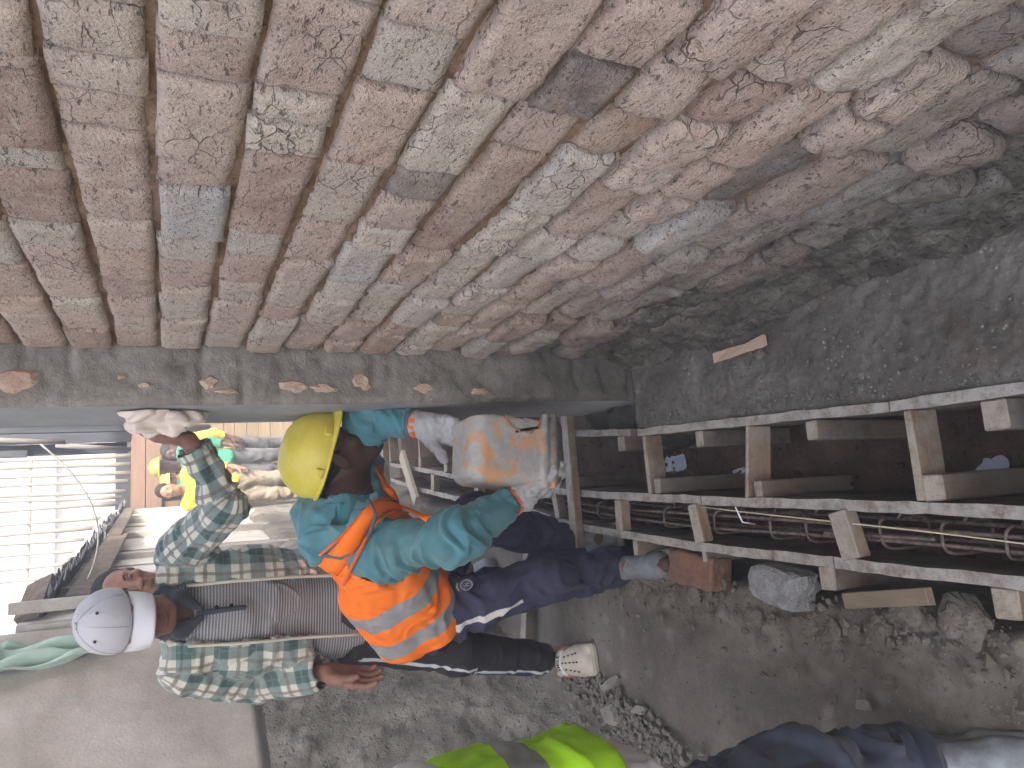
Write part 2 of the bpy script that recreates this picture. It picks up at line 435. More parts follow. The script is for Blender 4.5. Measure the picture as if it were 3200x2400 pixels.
M_FORM = m_wood('formwork_timber', (.085, .062, .045), (.26, .205, .15), 'Y', wear=(.19, .18, .16), dust=(.36, .35, .325))
M_FORMX = m_wood('spacer_timber', (.13, .088, .055), (.34, .25, .165), 'X', wear=(.27, .25, .22), dust=(.35, .325, .28))
M_STAKE = m_wood('stake_timber', (.09, .068, .048), (.27, .215, .155), 'Z', wear=(.17, .165, .155), dust=(.36, .33, .28))
M_RUST = m_flat('rusty_steel', (.185, .148, .128), .8, .5, 60, .3, .6, 200)
M_PLANKW = m_rough('limewashed_board', [(0, (.45, .44, .40)), (.5, (.62, .61, .57)), (1, (.75, .75, .72))], 4, 50, .4, .005)
M_PLASTER = m_rough('sandy_plaster', [(0, (.26, .24, .21)), (.5, (.36, .34, .305)), (1, (.44, .425, .40))], 3.2, 75, .7, .007)
M_SKIRT = m_rough('rough_cement_batter', [(0, (.10, .092, .075)), (.45, (.21, .20, .175)), (1, (.36, .35, .315))], 5, 30, 1.0, .02)

# ------------------------------------------------------------------ brick house on the right
WX = 0.455; CY = 2.05; EY = 2.43; PX = 0.32
PITCHB = .097; ZJ = 1.455
house = empty('brick_house', (WX, CY, 0), 'rough house wall of worn uneven bricks beside the dark concrete strip', 'house')
PAL = [((.45,.345,.29), 7), ((.49,.39,.325), 6), ((.50,.435,.36), 5), ((.41,.295,.24), 5), ((.55,.49,.415), 5), ((.35,.23,.185), 3), ((.49,.45,.40), 4), ((.49,.36,.29), 2)]
PALL = [c for c, n in PAL for _ in range(n)]
def brick_mesh(L, h, rough, seed, bulge=0.0):
    nu = max(6, int(L/.0085)); nv = max(6, int(h/.0085))
    P, Q, a, b = grid((0, 0, 0), (0, L, 0), (0, 0, h), nu, nv)
    ed = np.minimum(np.minimum(a, 1-a)*L*(2.6-1.2*min(rough, 1)), np.minimum(b, 1-b)*h)
    S = P + np.array([seed*1.37, seed*.71, seed*.33])
    edge = (.0022+.0034*min(rough,1.3))*(1+.9*fbm(S, 34, 2, 3)) + .0016
    rec = np.clip(1-ed/edge, 0, 1)**2
    x = rec*(.003+.006*rough) + rough*.0075*fbm(S*np.array([1, .8, 1.3]), 17, 4, 5) + .005*rough*fbm(S, 60, 3, 9)
    x += bulge*(2*np.abs(b-.5))**2*.010 - bulge*.006*np.clip(1-2*np.abs(b-.4), 0, 1)
    P[:, 0] = x
    P[:, 1] += .009*rough*fbm(S, 24, 4, 21)*np.abs(2*a-1)**3; P[:, 2] += .0055*rough*fbm(S, 30, 4, 31)*np.abs(2*b-1)**2
    i = np.arange(nu*nv).reshape(nu, nv)
    ring = np.concatenate([i[:, 0], i[-1, 1:], i[-2::-1, -1], i[0, -2:0:-1]])
    Bk = P[ring].copy(); Bk[:, 0] = .09
    o = len(P); n = len(ring); nx = np.roll(np.arange(n), -1)
    Q2 = np.stack([ring, o+np.arange(n), o+nx, ring[nx]], 1)
    V = np.concatenate([P, Bk]); Q = np.concatenate([Q[:, ::-1], Q2[:, ::-1]])
    return V, Q
measured = {0: [.60, .682, .769, .84, .924, 1.09, 1.201, 1.32, 1.475, 1.603, 1.729, 1.897, 2.035],
            -1: [.59, .697, .785, .981, 1.06, 1.252, 1.36, 1.513, 1.589, 1.745, 1.845, 2.035],
            -2: [.565, .62, .778, .843, .921, 1.194, 1.313, 1.467, 1.60, 1.729, 1.875, 2.035],
            1: [.63, .702, .783, .802, .983, 1.058, 1.236, 1.32, 1.494, 1.621, 1.701, 1.86, 2.035]}
rb = random.Random(11)
nb = 0
for k in range(-13, 7):
    z0 = ZJ + PITCHB*k
    if k in measured:
        ys = measured[k][:]
        while ys[0] > .30: ys.insert(0, ys[0]-rb.choice([.1, .2, .19]))
    else:
        ys = [2.035]
        while ys[-1] > .22: ys.append(ys[-1]-rb.choice([.095, .105, .19, .2, .205, .21, .11]))
        ys = ys[::-1]
    low = min(max((1.25-z0)/.9, 0), 1)
    for i in range(len(ys)-1):
        L = ys[i+1]-ys[i]
        gy = .001+.0035*rb.random()*(1+2*low); gz = .004+.0045*rb.random()+.003*(k % 3 == 0)+.007*low
        if L < .04: gy = .002
        h = PITCHB-gz-rb.random()*.004*(1+2*low)
        bul = low*rb.uniform(-.2, .45); ro = .30+.85*low+rb.random()*.3
        V, Q = brick_mesh(L-gy, h, ro, rb.random()*90, bul)
        V[:, 2] += (rb.uniform(-1, 1)*.006*(1+low))*(V[:, 1]/L-.5); V[:, 0] += low*(rb.uniform(-1, 1)*.012*(V[:, 1]/L-.5)+rb.uniform(-.2, 1)*.011*(V[:, 2]/h-.5))
        off = rb.uniform(-.006, .006)*(1+1.6*low) - .012*low*rb.random()
        V = V + np.array([WX+off, ys[i]+gy/2, z0+gz/2+rb.uniform(-.002, .002)])
        o = arr_obj('brick', V, Q, M_BRICK, house)
        c = np.array(rb.choice(PALL))
        if k == -1 and abs(ys[i]-1.06) < .01: c = np.array((.40, .405, .405))
        if k == 1 and ys[i] in (.802, 1.058): c = np.array((.255, .155, .12))
        if k == 1 and ys[i] in (.983, 1.236): c = np.array((.42, .395, .335))
        if rb.random() < .05 and low > .2: c = np.array((.13, .11, .10))
        if rb.random() < .035 and low > .1: c = np.array((.47, .465, .44))
        if rb.random() < .04 and low > .2: c = np.array((.34, .225, .16))
        o.color = (*c, 1); nb += 1
# the clay bed the bricks sit in, sunk behind their faces
P, Q, a, b = grid((WX+.014, .1, 0), (0, 2.0, 0), (0, 0, 2.3), 200, 230)
P[:, 0] += .010*fbm(P, 26, 4, 2)+.004*fbm(P, 90, 2, 8)+.006*np.clip((1.3-P[:, 2])/.7, 0, 1)
arr_obj('mortar_bed', P, Q[:, ::-1], M_MORTAR, house)
# core of the house behind the bricks, its upper storey and roof
V, F = box_data(4.5, 8.3, 5.4, (WX+.075+2.25, EY-4.15-.012, 2.7)); mesh_obj('wall_core', V, F, M_MORTAR, house)
V, F = box_data(.12, 5.3, 3.1, (WX+.06, -.6, 3.85)); mesh_obj('upper_wall', V, F, M_PLASTER, house)
V, F = box_data(.12, 3.1, 2.32, (WX+.06, -1.46, 1.15)); mesh_obj('lower_wall', V, F, M_PLASTER, house)
V, F = box_data(5.0, 8.8, .12, (WX+2.25, EY-4.15, 5.46)); mesh_obj('roof', V, F, M_RUST, house)
# corner pier: rough cement thrown over the brick courses, smooth trowelled side
P, Q, a, b = grid((PX-.003, CY, 0), (WX+.05-PX, 0, 0), (0, 0, 5.4), 18, 620)
zz = P[:, 2]; cz = ((zz-ZJ)/PITCHB) % 1.0; groove = np.exp(-((np.minimum(cz, 1-cz))/.10)**2)
P[:, 1] += .014*fbm(P, 14, 4, 3)+.007*fbm(P, 50, 3, 4)+.012*groove*np.clip(.3+fbm(P, 9, 2, 6)*2.2, 0, 1)
P[:, 1] += .02*np.clip(1-a/.09, 0, 1)**2; P[:, 1] -= .010*np.clip(1-zz/.7, 0, 1)*(1+fbm(P, 12, 3, 9))
P2, Q2, a2, b2 = grid((PX, CY+.012, 0), (0, EY-CY-.012, 0), (0, 0, 5.4), 20, 620)
P2[:, 0] += .004*fbm(P2, 6, 3, 3)+.0015*fbm(P2, 40, 2, 5)+.010*np.clip(1-a2/.07, 0, 1)**2+ .006*np.clip(1-P2[:, 2]/.7, 0, 1)*fbm(P2, 12, 3, 9)
arr_obj('pier_front', P, Q, M_PIL, house)
arr_obj('pier_side', P2, Q2[:, ::-1], M_SMOOTH, house)
V, F = box_data(.2, .02, 5.4, (PX+.1, EY, 2.7)); mesh_obj('pier_end', V, F, M_SMOOTH, house)
# brick faces that show through the render of the pier
M_FLAKE = m_rough('chipped_brick', [(0, (.34, .21, .15)), (.5, (.50, .37, .29)), (1, (.62, .55, .47))], 30, 90, .7, .006)
for (dx, dy, w, h, s) in ((312, 832, 26, 12, 1), (455, 825, 30, 24, 2), (492, 845, 42, 10, 3), (637, 833, 60, 26, 4), (697, 838, 56, 24, 5), (778, 822, 40, 36, 6), (915, 838, 52, 22, 7), (30, 818, 70, 40, 8), (1040, 845, 40, 14, 9), (262, 815, 18, 10, 10)):
    c = at(dx, dy, CY-.004); sc = .00135
    n = 18; ang = np.linspace(0, 2*math.pi, n, endpoint=False)
    rr = 1+.35*np.array([vn(np.array([[math.cos(t)*1.7+s*9, math.sin(t)*1.7, s]]), 1.3, s)[0] for t in ang])
    ring = np.stack([np.cos(ang)*rr*h*sc*.55, np.zeros(n), np.sin(ang)*rr*w*sc*.55], 1)
    V = [np.array([0, -.006, 0])]+[q*.6+np.array([0, -.005, 0]) for q in ring]+[q+np.array([0, .012, 0]) for q in ring]
    F = [(0, 1+i, 1+(i+1) % n) for i in range(n)]+[(1+i, 1+n+i, 1+n+(i+1) % n, 1+(i+1) % n) for i in range(n)]
    V = np.array(V); V[:, 1] += .004*fbm(V+s, 50, 2)
    o = mesh_obj('exposed_brick', V+c, F, M_FLAKE, house, smooth=False)
# mud and spilt concrete splashed over the foot of the wall
P, Q, a, b = grid((0, .1, .05), (0, 1.98, 0), (0, 0, .46), 280, 84)
t = b; wob = fbm(np.stack([P[:, 1]*0, P[:, 1], P[:, 2]*0], 1), 5, 3, 12)
P[:, 0] = .385+.02*(P[:, 1]-1.2)*.6 + (.478-.385)*np.clip(t*1.12+.22*wob, 0, 1.3)**.62
P[:, 0] += .022*fbm(P*np.array([1, .55, 1.6]), 14, 4, 5)+.013*fbm(P, 50, 3, 7)+.010*fbm(P, 5, 2, 3)
arr_obj('mud_splash', P, Q[:, ::-1], M_MUD, house)

# ------------------------------------------------------------------ the formwork lines
LB = np.array([atz(x, y, .1)[:2] for x, y in ((2212,1262),(1800,1215),(1500,1180),(1240,1136),(1148,1107),(1044,1084),(980,1076),(902,1057),(843,1036))])
LA = np.array([atz(x, y, .1)[:2] for x, y in ((2212,1108),(2000,1097),(1600,1085),(1240,1066),(999,1033),(955,1023),(863,1007),(810,998))])
LC = np.array([atz(x, y, .1)[:2] for x, y in ((2212,838),(1900,880),(1600,912),(1390,933),(1240,936),(1000,938),(897,937),(836,936))])
def ext(L, y): # carry the line on towards the viewer
    d = (L[0]-L[1])/(L[0, 1]-L[1, 1]); return np.vstack([L[0]+d*(y-L[0, 1]), L])
LB, LA, LC = ext(LB, .25), ext(LA, .25), ext(LC, .25)
def lx(L, y): return float(np.interp(y, L[:, 1], L[:, 0]))

# ------------------------------------------------------------------ ground
xs = np.concatenate([np.linspace(-2.6, -1.2, 30, endpoint=False), np.arange(-1.2, .72, .014)])
ysg = np.concatenate([np.arange(.2, 3.6, .016), np.linspace(3.6, 7.5, 110)])
gx, gy = np.meshgrid(xs, ysg, indexing='ij')
P = np.stack([gx.ravel(), gy.ravel(), np.zeros(gx.size)], 1)
xb = np.interp(P[:, 1], LB[:, 1], LB[:, 0]); xa = np.interp(P[:, 1], LA[:, 1], LA[:, 0]); xc = np.interp(P[:, 1], LC[:, 1], LC[:, 0])
z = .010*fbm(P, 3, 3, 1)+.010*fbm(P, 14, 4, 2)
gapw = .085+.03*fbm(np.stack([P[:, 1]*0, P[:, 1], P[:, 1]*0], 1), 6, 3, 40)
ds = xb-gapw-P[:, 0]                                   # distance left of the outer board
ridge = np.exp(-((ds-.05)/.06)**2)
z += ridge*(.030+.045*fbm(P, 17, 4, 3)) + np.exp(-((ds-.10)/.10)**2)*.030*fbm(P, 24, 4, 4)
z = np.where(ds > .55, z+.02*np.clip((ds-.55)/.2, 0, 1)*(1+fbm(P, 9, 4, 8)), z)
inside = np.clip((P[:, 0]-(xb-gapw-.015))/.03, 0, 1)
fl = -.22+.012*fbm(P, 8, 4, 5)+.006*fbm(P, 40, 3, 6)
fl = np.where(P[:, 0] < xa, -.16+.01*fbm(P, 12, 3, 7), fl)
z = z*(1-inside)+fl*inside
out = np.clip((P[:, 1]-5.0)/.5, 0, 1); z = z*(1-out)-.01*out
P[:, 2] = z
i = np.arange(gx.size).reshape(gx.shape)
Q = np.stack([i[:-1,:-1], i[1:,:-1], i[1:,1:], i[:-1,1:]], -1).reshape(-1, 4)
cx = P[Q].mean(1); mi = (cx[:, 0] > np.interp(cx[:, 1], LB[:, 1], LB[:, 0])-.02) & (cx[:, 1] < 5.3)
go = arr_obj('ground', P, Q, mats=[M_GROUND, M_TRENCH], mi=mi.astype(int)); tag(go, kind='structure')
def ring_ground():
    x0, x1, y0, y1 = -2.58, .70, .22, 7.45; B = 40
    r = [(-B, -B, x0, B), (x1, -B, B, B), (x0, -B, x1, y0), (x0, y1, x1, B)]
    V = []; F = []
    for (a, b, c, d) in r:
        o = len(V); V += [(a, b, -.012), (c, b, -.012), (c, d, -.012), (a, d, -.012)]; F.append((o, o+1, o+2, o+3))
    tag(mesh_obj('terrain', V, F, M_GROUND), kind='structure')
ring_ground()
# pools of water on the trench floor
g = G('muddy_water'); M_WATER = g.out((.10, .09, .08), .04, g.bump(g.noise(g.pos(), 9, 3), .08, .01)); g.b.inputs['Specular IOR Level'].default_value = .9
for (dx, dy, w, h, s) in ((1462, 1002, .030, .075, 2), (2148, 1019, .035, .035, 5), (1605, 1020, .02, .05, 9)):
    c = atz(dx, dy, -.213); n = 26; V = [(c[0], c[1], -.2085)]
    for t in np.linspace(0, 2*math.pi, n, endpoint=False):
        q = 1+.5*vn(np.array([[math.cos(t)+s*7, math.sin(t), s]]), 1.6, s)[0]
        V.append((c[0]+w*q*math.cos(t), c[1]+h*q*math.sin(t), -.2085))
    tag(mesh_obj('puddle', V, [(0, 1+i, 1+(i+1) % n) for i in range(n)], M_WATER), kind='structure')

# concrete already poured between the inner board and the wall
P, Q, a, b = grid((0, .2, 0), (0, 1.83, 0), (1, 0, 0), 190, 40)
xc = np.interp(P[:, 1], LC[:, 1], LC[:, 0])+.011
P[:, 0] = xc+(.46-xc)*b
P[:, 2] = .094+.006*fbm(P, 9, 4, 1)+.004*fbm(P, 50, 3, 2)-.006*np.clip(1-b/.06, 0, 1)-.004*(fbm(P, 20, 2, 5) > .35)
end = P[a > .999]; i0 = np.arange(len(P)).reshape(190, 40)
dn = P[i0[-1]].copy(); dn[:, 2] = -.23; dn[:, 1] += .03
V = np.vstack([P, dn]); o = len(P); r = i0[-1]
Q2 = np.stack([r[:-1], o+np.arange(39), o+np.arange(1, 40), r[1:]], 1)
slab = arr_obj('concrete_footing', V, np.vstack([Q, Q2])[:, ::-1], M_LEDGE)
tag(slab, 'dark strip of freshly poured concrete along the foot of the brick wall', 'footing')
s = SDF(.006)
rs = random.Random(4)
for i in range(16):
    y = rs.uniform(2.03, 2.44); c = (lx(LC, y)+.06+rs.uniform(-.035, .05), y, -.03+rs.uniform(-.05, .05)+.06*(2.44-y))
    s.el(c, (rs.uniform(.03, .06), rs.uniform(.03, .07), rs.uniform(.03, .06)), k=.03)
s.el((.25, 2.2, -.12), (.09, .26, .12), k=.04)
V, Q = s.mesh(); N = vnormals(V, Q); V = V+N*(.012*fbm(V, 28, 4, 3))[:, None]
tag(arr_obj('concrete_spill', V, Q, m_rough('wet_concrete', [(0, (.035, .036, .034)), (.6, (.085, .086, .08)), (1, (.2, .2, .19))], 14, 60, .9, .008, rough=.5)), 'dark lumpy spill of wet concrete below the corner pier of the brick house', 'concrete spill')

# ------------------------------------------------------------------ formwork
fw = empty('timber_formwork', (lx(LA, 1.6), 1.6, 0), 'long formwork of grey sawn boards with spacers and stakes along the trench', 'formwork')
def board_line(L, th, zt, zb, pieces):
    """boards on edge that follow a line, cut where one board ends and the next begins"""
    for (y0, y1) in pieces:
        ys = [y0]+[y for y in L[:, 1] if y0+.03 < y < y1-.03]+[y1]
        fine = []
        for q in range(len(ys)-1): fine += list(np.linspace(ys[q], ys[q+1], max(2, int((ys[q+1]-ys[q])/.035)), endpoint=False))
        fine.append(ys[-1])
        V = []; F = []; ph = rs.random()*50
        for y in fine:
            x = lx(L, y); e = vn(np.array([[ph, y*11, 0]]), 1, 3)[0]*.0022; e2 = vn(np.array([[ph+9, y*35, 0]]), 1, 5)[0]*.0016
            for (p, z_) in ((-.5, zb), (.5, zb), (.5, zt), (-.5, zt)):
                V.append((x+p*th+e+(e2 if p > 0 else -e2), y, z_+(e2 if z_ == zt else 0)))
        n = len(fine)
        for q in range(n-1):
            for e in range(4): F.append((4*q+e, 4*q+(e+1) % 4, 4*q+4+(e+1) % 4, 4*q+4+e))
        F += [(3, 2, 1, 0), (4*n-4, 4*n-3, 4*n-2, 4*n-1)]
        F = [f[::-1] for f in F]
        mesh_obj('side_board', V, F, M_FORM, fw)
board_line(LB, .024, .100, -.07, [(.3, 1.30), (1.303, 2.52), (2.523, 3.9), (3.903, 5.0)])
board_line(LA, .024, .101, -.10, [(.3, 1.74), (1.743, 2.50), (2.503, 3.6), (3.603, 5.2)])
board_line(LC, .022, .100, -.12, [(.3, 1.10), (1.103, 2.02), (2.06, 3.5), (3.503, 5.0)])
def pA(y, z): return np.array([lx(LA, y), y, z])
def pB(y, z): return np.array([lx(LB, y), y, z])
def pC(y, z): return np.array([lx(LC, y), y, z])
# short blocks that hold the two boards of the narrow trench apart
for (dx, dy, w) in ((1341, 1120, .042), (1507, 1130, .040), (1828, 1160, .048), (1136, 1090, .05), (1033, 1060, .05), (937, 1040, .05), (1205, 1100, .035), (880, 1030, .045), (2330, 1180, .045)):
    y = atz(dx, dy, .1)[1]; d = rs.uniform(-.012, .012)
    beam('spacer', pB(y+d, .090)+np.array([.0125, 0, 0]), pA(y-d, .092)-np.array([.0125, 0, 0]), w, .035, M_FORMX, fw)
# boards on edge across the wide trench
for (dx, dy, h, t) in ((1396, 990, .062, .016), (1613, 1000, .075, .012), (1970, 960, .075, .018), (1005, 960, .10, .02), (905, 960, .08, .02), (840, 970, .06, .05), (2290, 950, .08, .02), (1120, 960, .07, .02)):
    y = atz(dx, dy, .1)[1]; d = rs.uniform(-.015, .015)
    beam('spacer', pA(y+d, .102-h/2)+np.array([.0125, 0, 0]), pC(y-d, .100-h/2)-np.array([.0125, 0, 0]), t, h, M_FORMX, fw)
# long cross pieces that lie over all three boards
for (dx, w, h, ex) in ((1236, .05, .03, .02), (835, .06, .04, 0)):
    y = atz(dx, 1040, .12)[1]
    beam('cross_piece', pB(y, .116+h/2-.012)-np.array([.05+ex, 0, 0]), pC(y, .116+h/2-.012)+np.array([.09, 0, 0]), w, h, M_FORMX, fw)
# stakes: inside the wide trench and outside the outer board
def stake(dx, dy, w, t, zt, zb, side, lean=0):
    y = atz(dx, dy, zt)[1]
    if side == 'A': x = lx(LA, y)+.0125+w/2+.001
    elif side == 'C': x = lx(LC, y)-.0115-w/2-.001
    else: x = lx(LB, y)-.0125-w/2-.001
    beam('stake', (x+lean, y+rs.uniform(-.01, .01), zb), (x, y, zt), w, t, M_STAKE, fw, up=(0, 1, 0), bev=.003)
for a_ in ((1420, 1060, .045, .030, .105, -.24, 'A'), (1637, 1060, .040, .028, .100, -.24, 'A'), (2015, 1055, .052, .045, .098, -.24, 'A'), (1225, 1040, .04, .03, .09, -.24, 'A'),
           (1340, 950, .05, .04, .085, -.24, 'C'), (1510, 950, .044, .035, .095, -.24, 'C'), (1752, 935, .045, .032, .092, -.24, 'C', -.008), (2145, 880, .055, .048, .099, -.24, 'C'),
           (1256, 1165, .045, .025, .095, -.26, 'B'), (1372, 1185, .050, .028, .085, -.26, 'B'), (1522, 1210, .032, .02, .075, -.26, 'B'), (1785, 1245, .052, .045, .088, -.26, 'B'), (2170, 1300, .055, .05, .085, -.26, 'B'),
           (1136, 1125, .04, .03, .10, -.26, 'B'), (1080, 1110, .04, .03, .10, -.26, 'B'), (1000, 1100, .05, .04, .12, -.26, 'B'), (905, 975, .06, .05, .10, -.2, 'A'), (960, 985, .06, .05, .12, -.2, 'A')):
    stake(*a_)
# ------------------------------------------------------------------ reinforcement
cage = empty('rebar_cage', (lx(LA, 1.5)-.06, 1.5, 0), 'rusty rebar cage with looped stirrups lying in the narrow trench between boards', 'rebar')
def pm(y, f, z): return np.array([lx(LB, y)*(1-f)+lx(LA, y)*f, y, z])
for (f, z, y0, y1) in ((.38, .046, .35, 2.9), (.62, .040, .3, 4.4), (.36, -.07, .3, 4.2), (.66, -.07, .3, 4.2), (.46, .052, 1.08, 1.36)):
    yy = np.linspace(y0, y1, 40)
    tube('bar', [pm(y, f, z)+np.array([.003*math.sin(5*y+f*20), 0, .004*math.sin(3*y+f*9)]) for y in yy], .0043, M_RUST, cage, 8)
for i, dx in enumerate((2195, 2060, 1920, 1752, 1672, 1555, 1452, 1310, 1190, 1060)):
    y = atz(dx, 1130, .03)[1]
    pts = []
    for t in np.linspace(.15*math.pi, 2.05*math.pi, 26):
        c, s_ = math.cos(t), math.sin(t)
        f = .5+.26*np.sign(c)*abs(c)**.5; z_ = -.012+.066*np.sign(s_)*abs(s_)**.5
        pts.append(pm(y+.012*math.sin(t*.5+i), f, z_))
    pts.append(pts[-1]+np.array([.010, -.02, .012]))
    tube('stirrup', pts, .0034, M_RUST, cage, 7)
g = G('mason_cord'); M_CORD = g.out((.62, .56, .38), .8)
pts = [np.array([lx(LA, y)-.018-.040*(1.75-y), y, .098]) for y in np.linspace(.35, 1.75, 12)]
tag(tube('cord', pts, .0016, M_CORD, None, 6), 'thin pale yellow mason cord stretched along the narrow rebar trench', 'cord')
g = G('white_plastic'); M_WHITE = g.out((.75, .77, .82), .5)
y = atz(1594, 1120, .1)[1]
tag(tube('plastic_rod', [np.array([lx(LA, y)-.012, y, .104]), np.array([lx(LA, y)-.052, y-.004, .09]), np.array([lx(LA, y)-.060, y-.004, .05])], .0022, M_WHITE, None, 8), 'short white plastic rod hooked over the trench board beside the cord', 'rod')
# ------------------------------------------------------------------ plastered house wall on the left
WA = np.array([-.355, 3.9]); WD = np.array([-.556, -.831])      # its near face runs from WA towards the viewer's left
lw = empty('plastered_house', (WA[0], WA[1], 0), 'sandy plastered house wall with a rough cement foot behind the checked shirt man', 'house')
Lw = 5.2; ZE = 1.1; wn_ = np.array([WD[1], -WD[0]])            # normal, towards the alley
if wn_[0] < 0: wn_ = -wn_
P, Q, a, b = grid((WA[0], WA[1], ZE-.10), (WD[0]*Lw, WD[1]*Lw, 0), (0, 0, 2.6), 260, 130)
dsp = .012*fbm(P, 3, 4, 2)+.004*fbm(P, 22, 4, 3) - .05*np.clip(1-(P[:, 2]-ZE+.012*fbm(P, 6, 3, 4))/.02, 0, 1)
P[:, 0] += wn_[0]*dsp; P[:, 1] += wn_[1]*dsp
g = G('sandy_plaster_stained'); p_ = g.pos()
n1 = g.noise(p_, 2.6, 6, .65, .3); n2 = g.noise(p_, 70, 4, .7)
c = g.ramp(g.lin(g.math('ADD', g.math('MULTIPLY', n1, .7), g.math('MULTIPLY', n2, .3)), .32, .68), [(0, (.33, .30, .26)), (.5, (.43, .405, .365)), (1, (.52, .50, .47))])
c = g.mix(g.lin(g.noise(g.vadd(p_, (3., 8., 1.)), 3.5, 5, .7), .56, .68, 0, .45), c, (.44, .33, .285))
sp = g.voro(p_, 75); c = g.mix(g.math('MULTIPLY', g.lin(sp, .12, .22, 1, 0), .5), c, (.6, .59, .56))
M_PLAS2 = g.out(c, .95, g.bump(g.math('ADD', g.noise(p_, 110, 5, .65), g.math('MULTIPLY', sp, .3)), .5, .003))
arr_obj('plaster', P, Q, M_PLAS2, lw)
# rough foot of thrown cement that leans out to the path
base = np.array([(-.30, 4.0), (-.45, 3.75), (-.655, 3.06), (-.865, 2.3), (-1.25, 1.5), (-2.0, .6), (-3.2, -.4)])
cum = np.concatenate([[0], np.cumsum(np.linalg.norm(np.diff(base, axis=0), axis=1))])
nu, nv = 300, 90
a = np.linspace(0, cum[-1], nu); bx_ = np.interp(a, cum, base[:, 0]); by_ = np.interp(a, cum, base[:, 1])
tx = WA[0]+WD[0]*np.linspace(-.03, 1, nu)*Lw; ty = WA[1]+WD[1]*np.linspace(-.03, 1, nu)*Lw
bb = np.linspace(0, 1, nv)
P = np.zeros((nu, nv, 3))
pr = bb**.8
P[:, :, 0] = bx_[:, None]*(1-pr)+(tx[:, None])*pr; P[:, :, 1] = by_[:, None]*(1-pr)+ty[:, None]*pr
P[:, :, 2] = -.03+(ZE-.01+.03)*(bb**1.15)[None, :]
P = P.reshape(-1, 3)
dsp = .05*fbm(P, 4.5, 4, 3)+.022*fbm(P, 17, 4, 5)+.007*fbm(P, 60, 2, 8)
dsp *= np.tile(np.clip((1-bb)/.06, .1, 1), nu)
P[:, 0] += wn_[0]*dsp; P[:, 1] += wn_[1]*dsp; P[:, 2] += .6*dsp*np.tile(np.clip(1-bb*1.0, 0, 1), nu)
i = np.arange(nu*nv).reshape(nu, nv)
Q = np.stack([i[:-1,:-1], i[1:,:-1], i[1:,1:], i[:-1,1:]], -1).reshape(-1, 4)
arr_obj('cement_foot', P, Q, M_SKIRT, lw)
c = WA+WD*Lw/2-wn_*1.6
V, F = box_data(3.1, Lw-.02, 3.6, (0, 0, 1.8), rot=None)
ang = math.atan2(WD[1], WD[0])-math.pi/2
V = V @ rotm(0, 0, math.degrees(ang)).T+np.array([c[0], c[1], 0])
mesh_obj('house_core', V, F, M_PLASTER, lw)
# green garment hung high on that wall
s = np.linspace(0, 1, 40)
P, Q, a, b = grid((0, 0, 0), (1, 0, 0), (0, 0, 1), 60, 70)
u0 = None
d_ = ray(95, 1436); t_ = ((WA-cC[:2]) @ wn_)/(d_[:2] @ wn_); gp = cC+d_*t_; u0 = gp[:2]
w_ = (.20-.10*(1-b))*1.0
xs_ = (a-.5)*w_*1.25+.04*(1-b)
zz_ = gp[2]-.20+.62*b+.03*np.sin(a*9)*(1-b)-.10*(a-.2)*(1-b)
dep = .035+.022*np.sin(a*17+b*3)+.012*fbm(np.stack([a*3, b*3, a*0], 1), 2, 3, 5)+.02*np.sin(b*14+a*5)*(b < .6)
V = np.stack([u0[0]-WD[0]*xs_+wn_[0]*dep, u0[1]-WD[1]*xs_+wn_[1]*dep, zz_], 1)
M_GREENCL = m_flat('faded_green_cloth', (.42, .56, .50), .85, .2, 6)
cl = arr_obj('hanging_garment', V, Q, M_GREENCL); tag(cl, 'faded green garment hung on the plastered wall beside the grey cap', 'garment')
md = cl.modifiers.new('thick', 'SOLIDIFY'); md.thickness = .004

# ------------------------------------------------------------------ limewashed board house further down on the left
S0 = np.array([-.33, 3.93]); S1 = np.array([.30, 9.3]); SD_ = (S1-S0)/np.linalg.norm(S1-S0); SN = np.array([SD_[1], -SD_[0]])
bh = empty('limewashed_house', (S0[0], S0[1], 0), 'sunlit white limewashed board house beyond the sandy plastered wall', 'house')
def along(t, off=0, z=0): q = S0+SD_*t+SN*off; return np.array([q[0], q[1], z])
LS = np.linalg.norm(S1-S0)
t = 0.0; k = 0
rw = random.Random(5)
M_LIMEWOOD = m_rough('grey_white_board', [(0, (.30, .29, .26)), (.5, (.42, .41, .37)), (1, (.55, .54, .5))], 5, 50, .4, .005)
while t < LS-.05:
    w = min(rw.choice([.30, .42, .55, .26]), LS-t)
    post = k % 3 == 1
    V, F = beam_data(along(t+w/2, -.02, .70), along(t+w/2, -.02, 2.02), w-.012, .04+.012*(k % 2), up=(SN[0], SN[1], 0), jit=.004)
    mesh_obj('wall_board', V, F, M_PLANKW if not post else M_LIMEWOOD, bh)
    if post:
        V, F = beam_data(along(t+.02, .02, .60), along(t+.02, .02, 2.0), .06, .05, up=(SN[0], SN[1], 0), jit=.004); mesh_obj('wall_post', V, F, M_LIMEWOOD, bh)
    t += w; k += 1
P, Q, a, b = grid(along(0, .06, -.05), SD_.tolist()+[0], (0, 0, .80), 160, 30)
P = along(0, .05, -.05)+np.outer(a*LS, np.append(SD_, 0))+np.outer(b, [0, 0, .80])
d = .03*fbm(P, 5, 4, 1)+.01*fbm(P, 25, 3, 2)-.04*np.clip((b-.9)/.1, 0, 1)
P[:, 0] += SN[0]*d; P[:, 1] += SN[1]*d
arr_obj('shade_base', P, Q, M_SKIRT, bh)  # darker rough base stands in for shade on the lower wall
V, F = beam_data(along(.0, -1.2, 1.0), along(LS, -1.2, 1.0), 2.2, 2.0, jit=0); mesh_obj('house_core', V, F, M_PLASTER, bh)
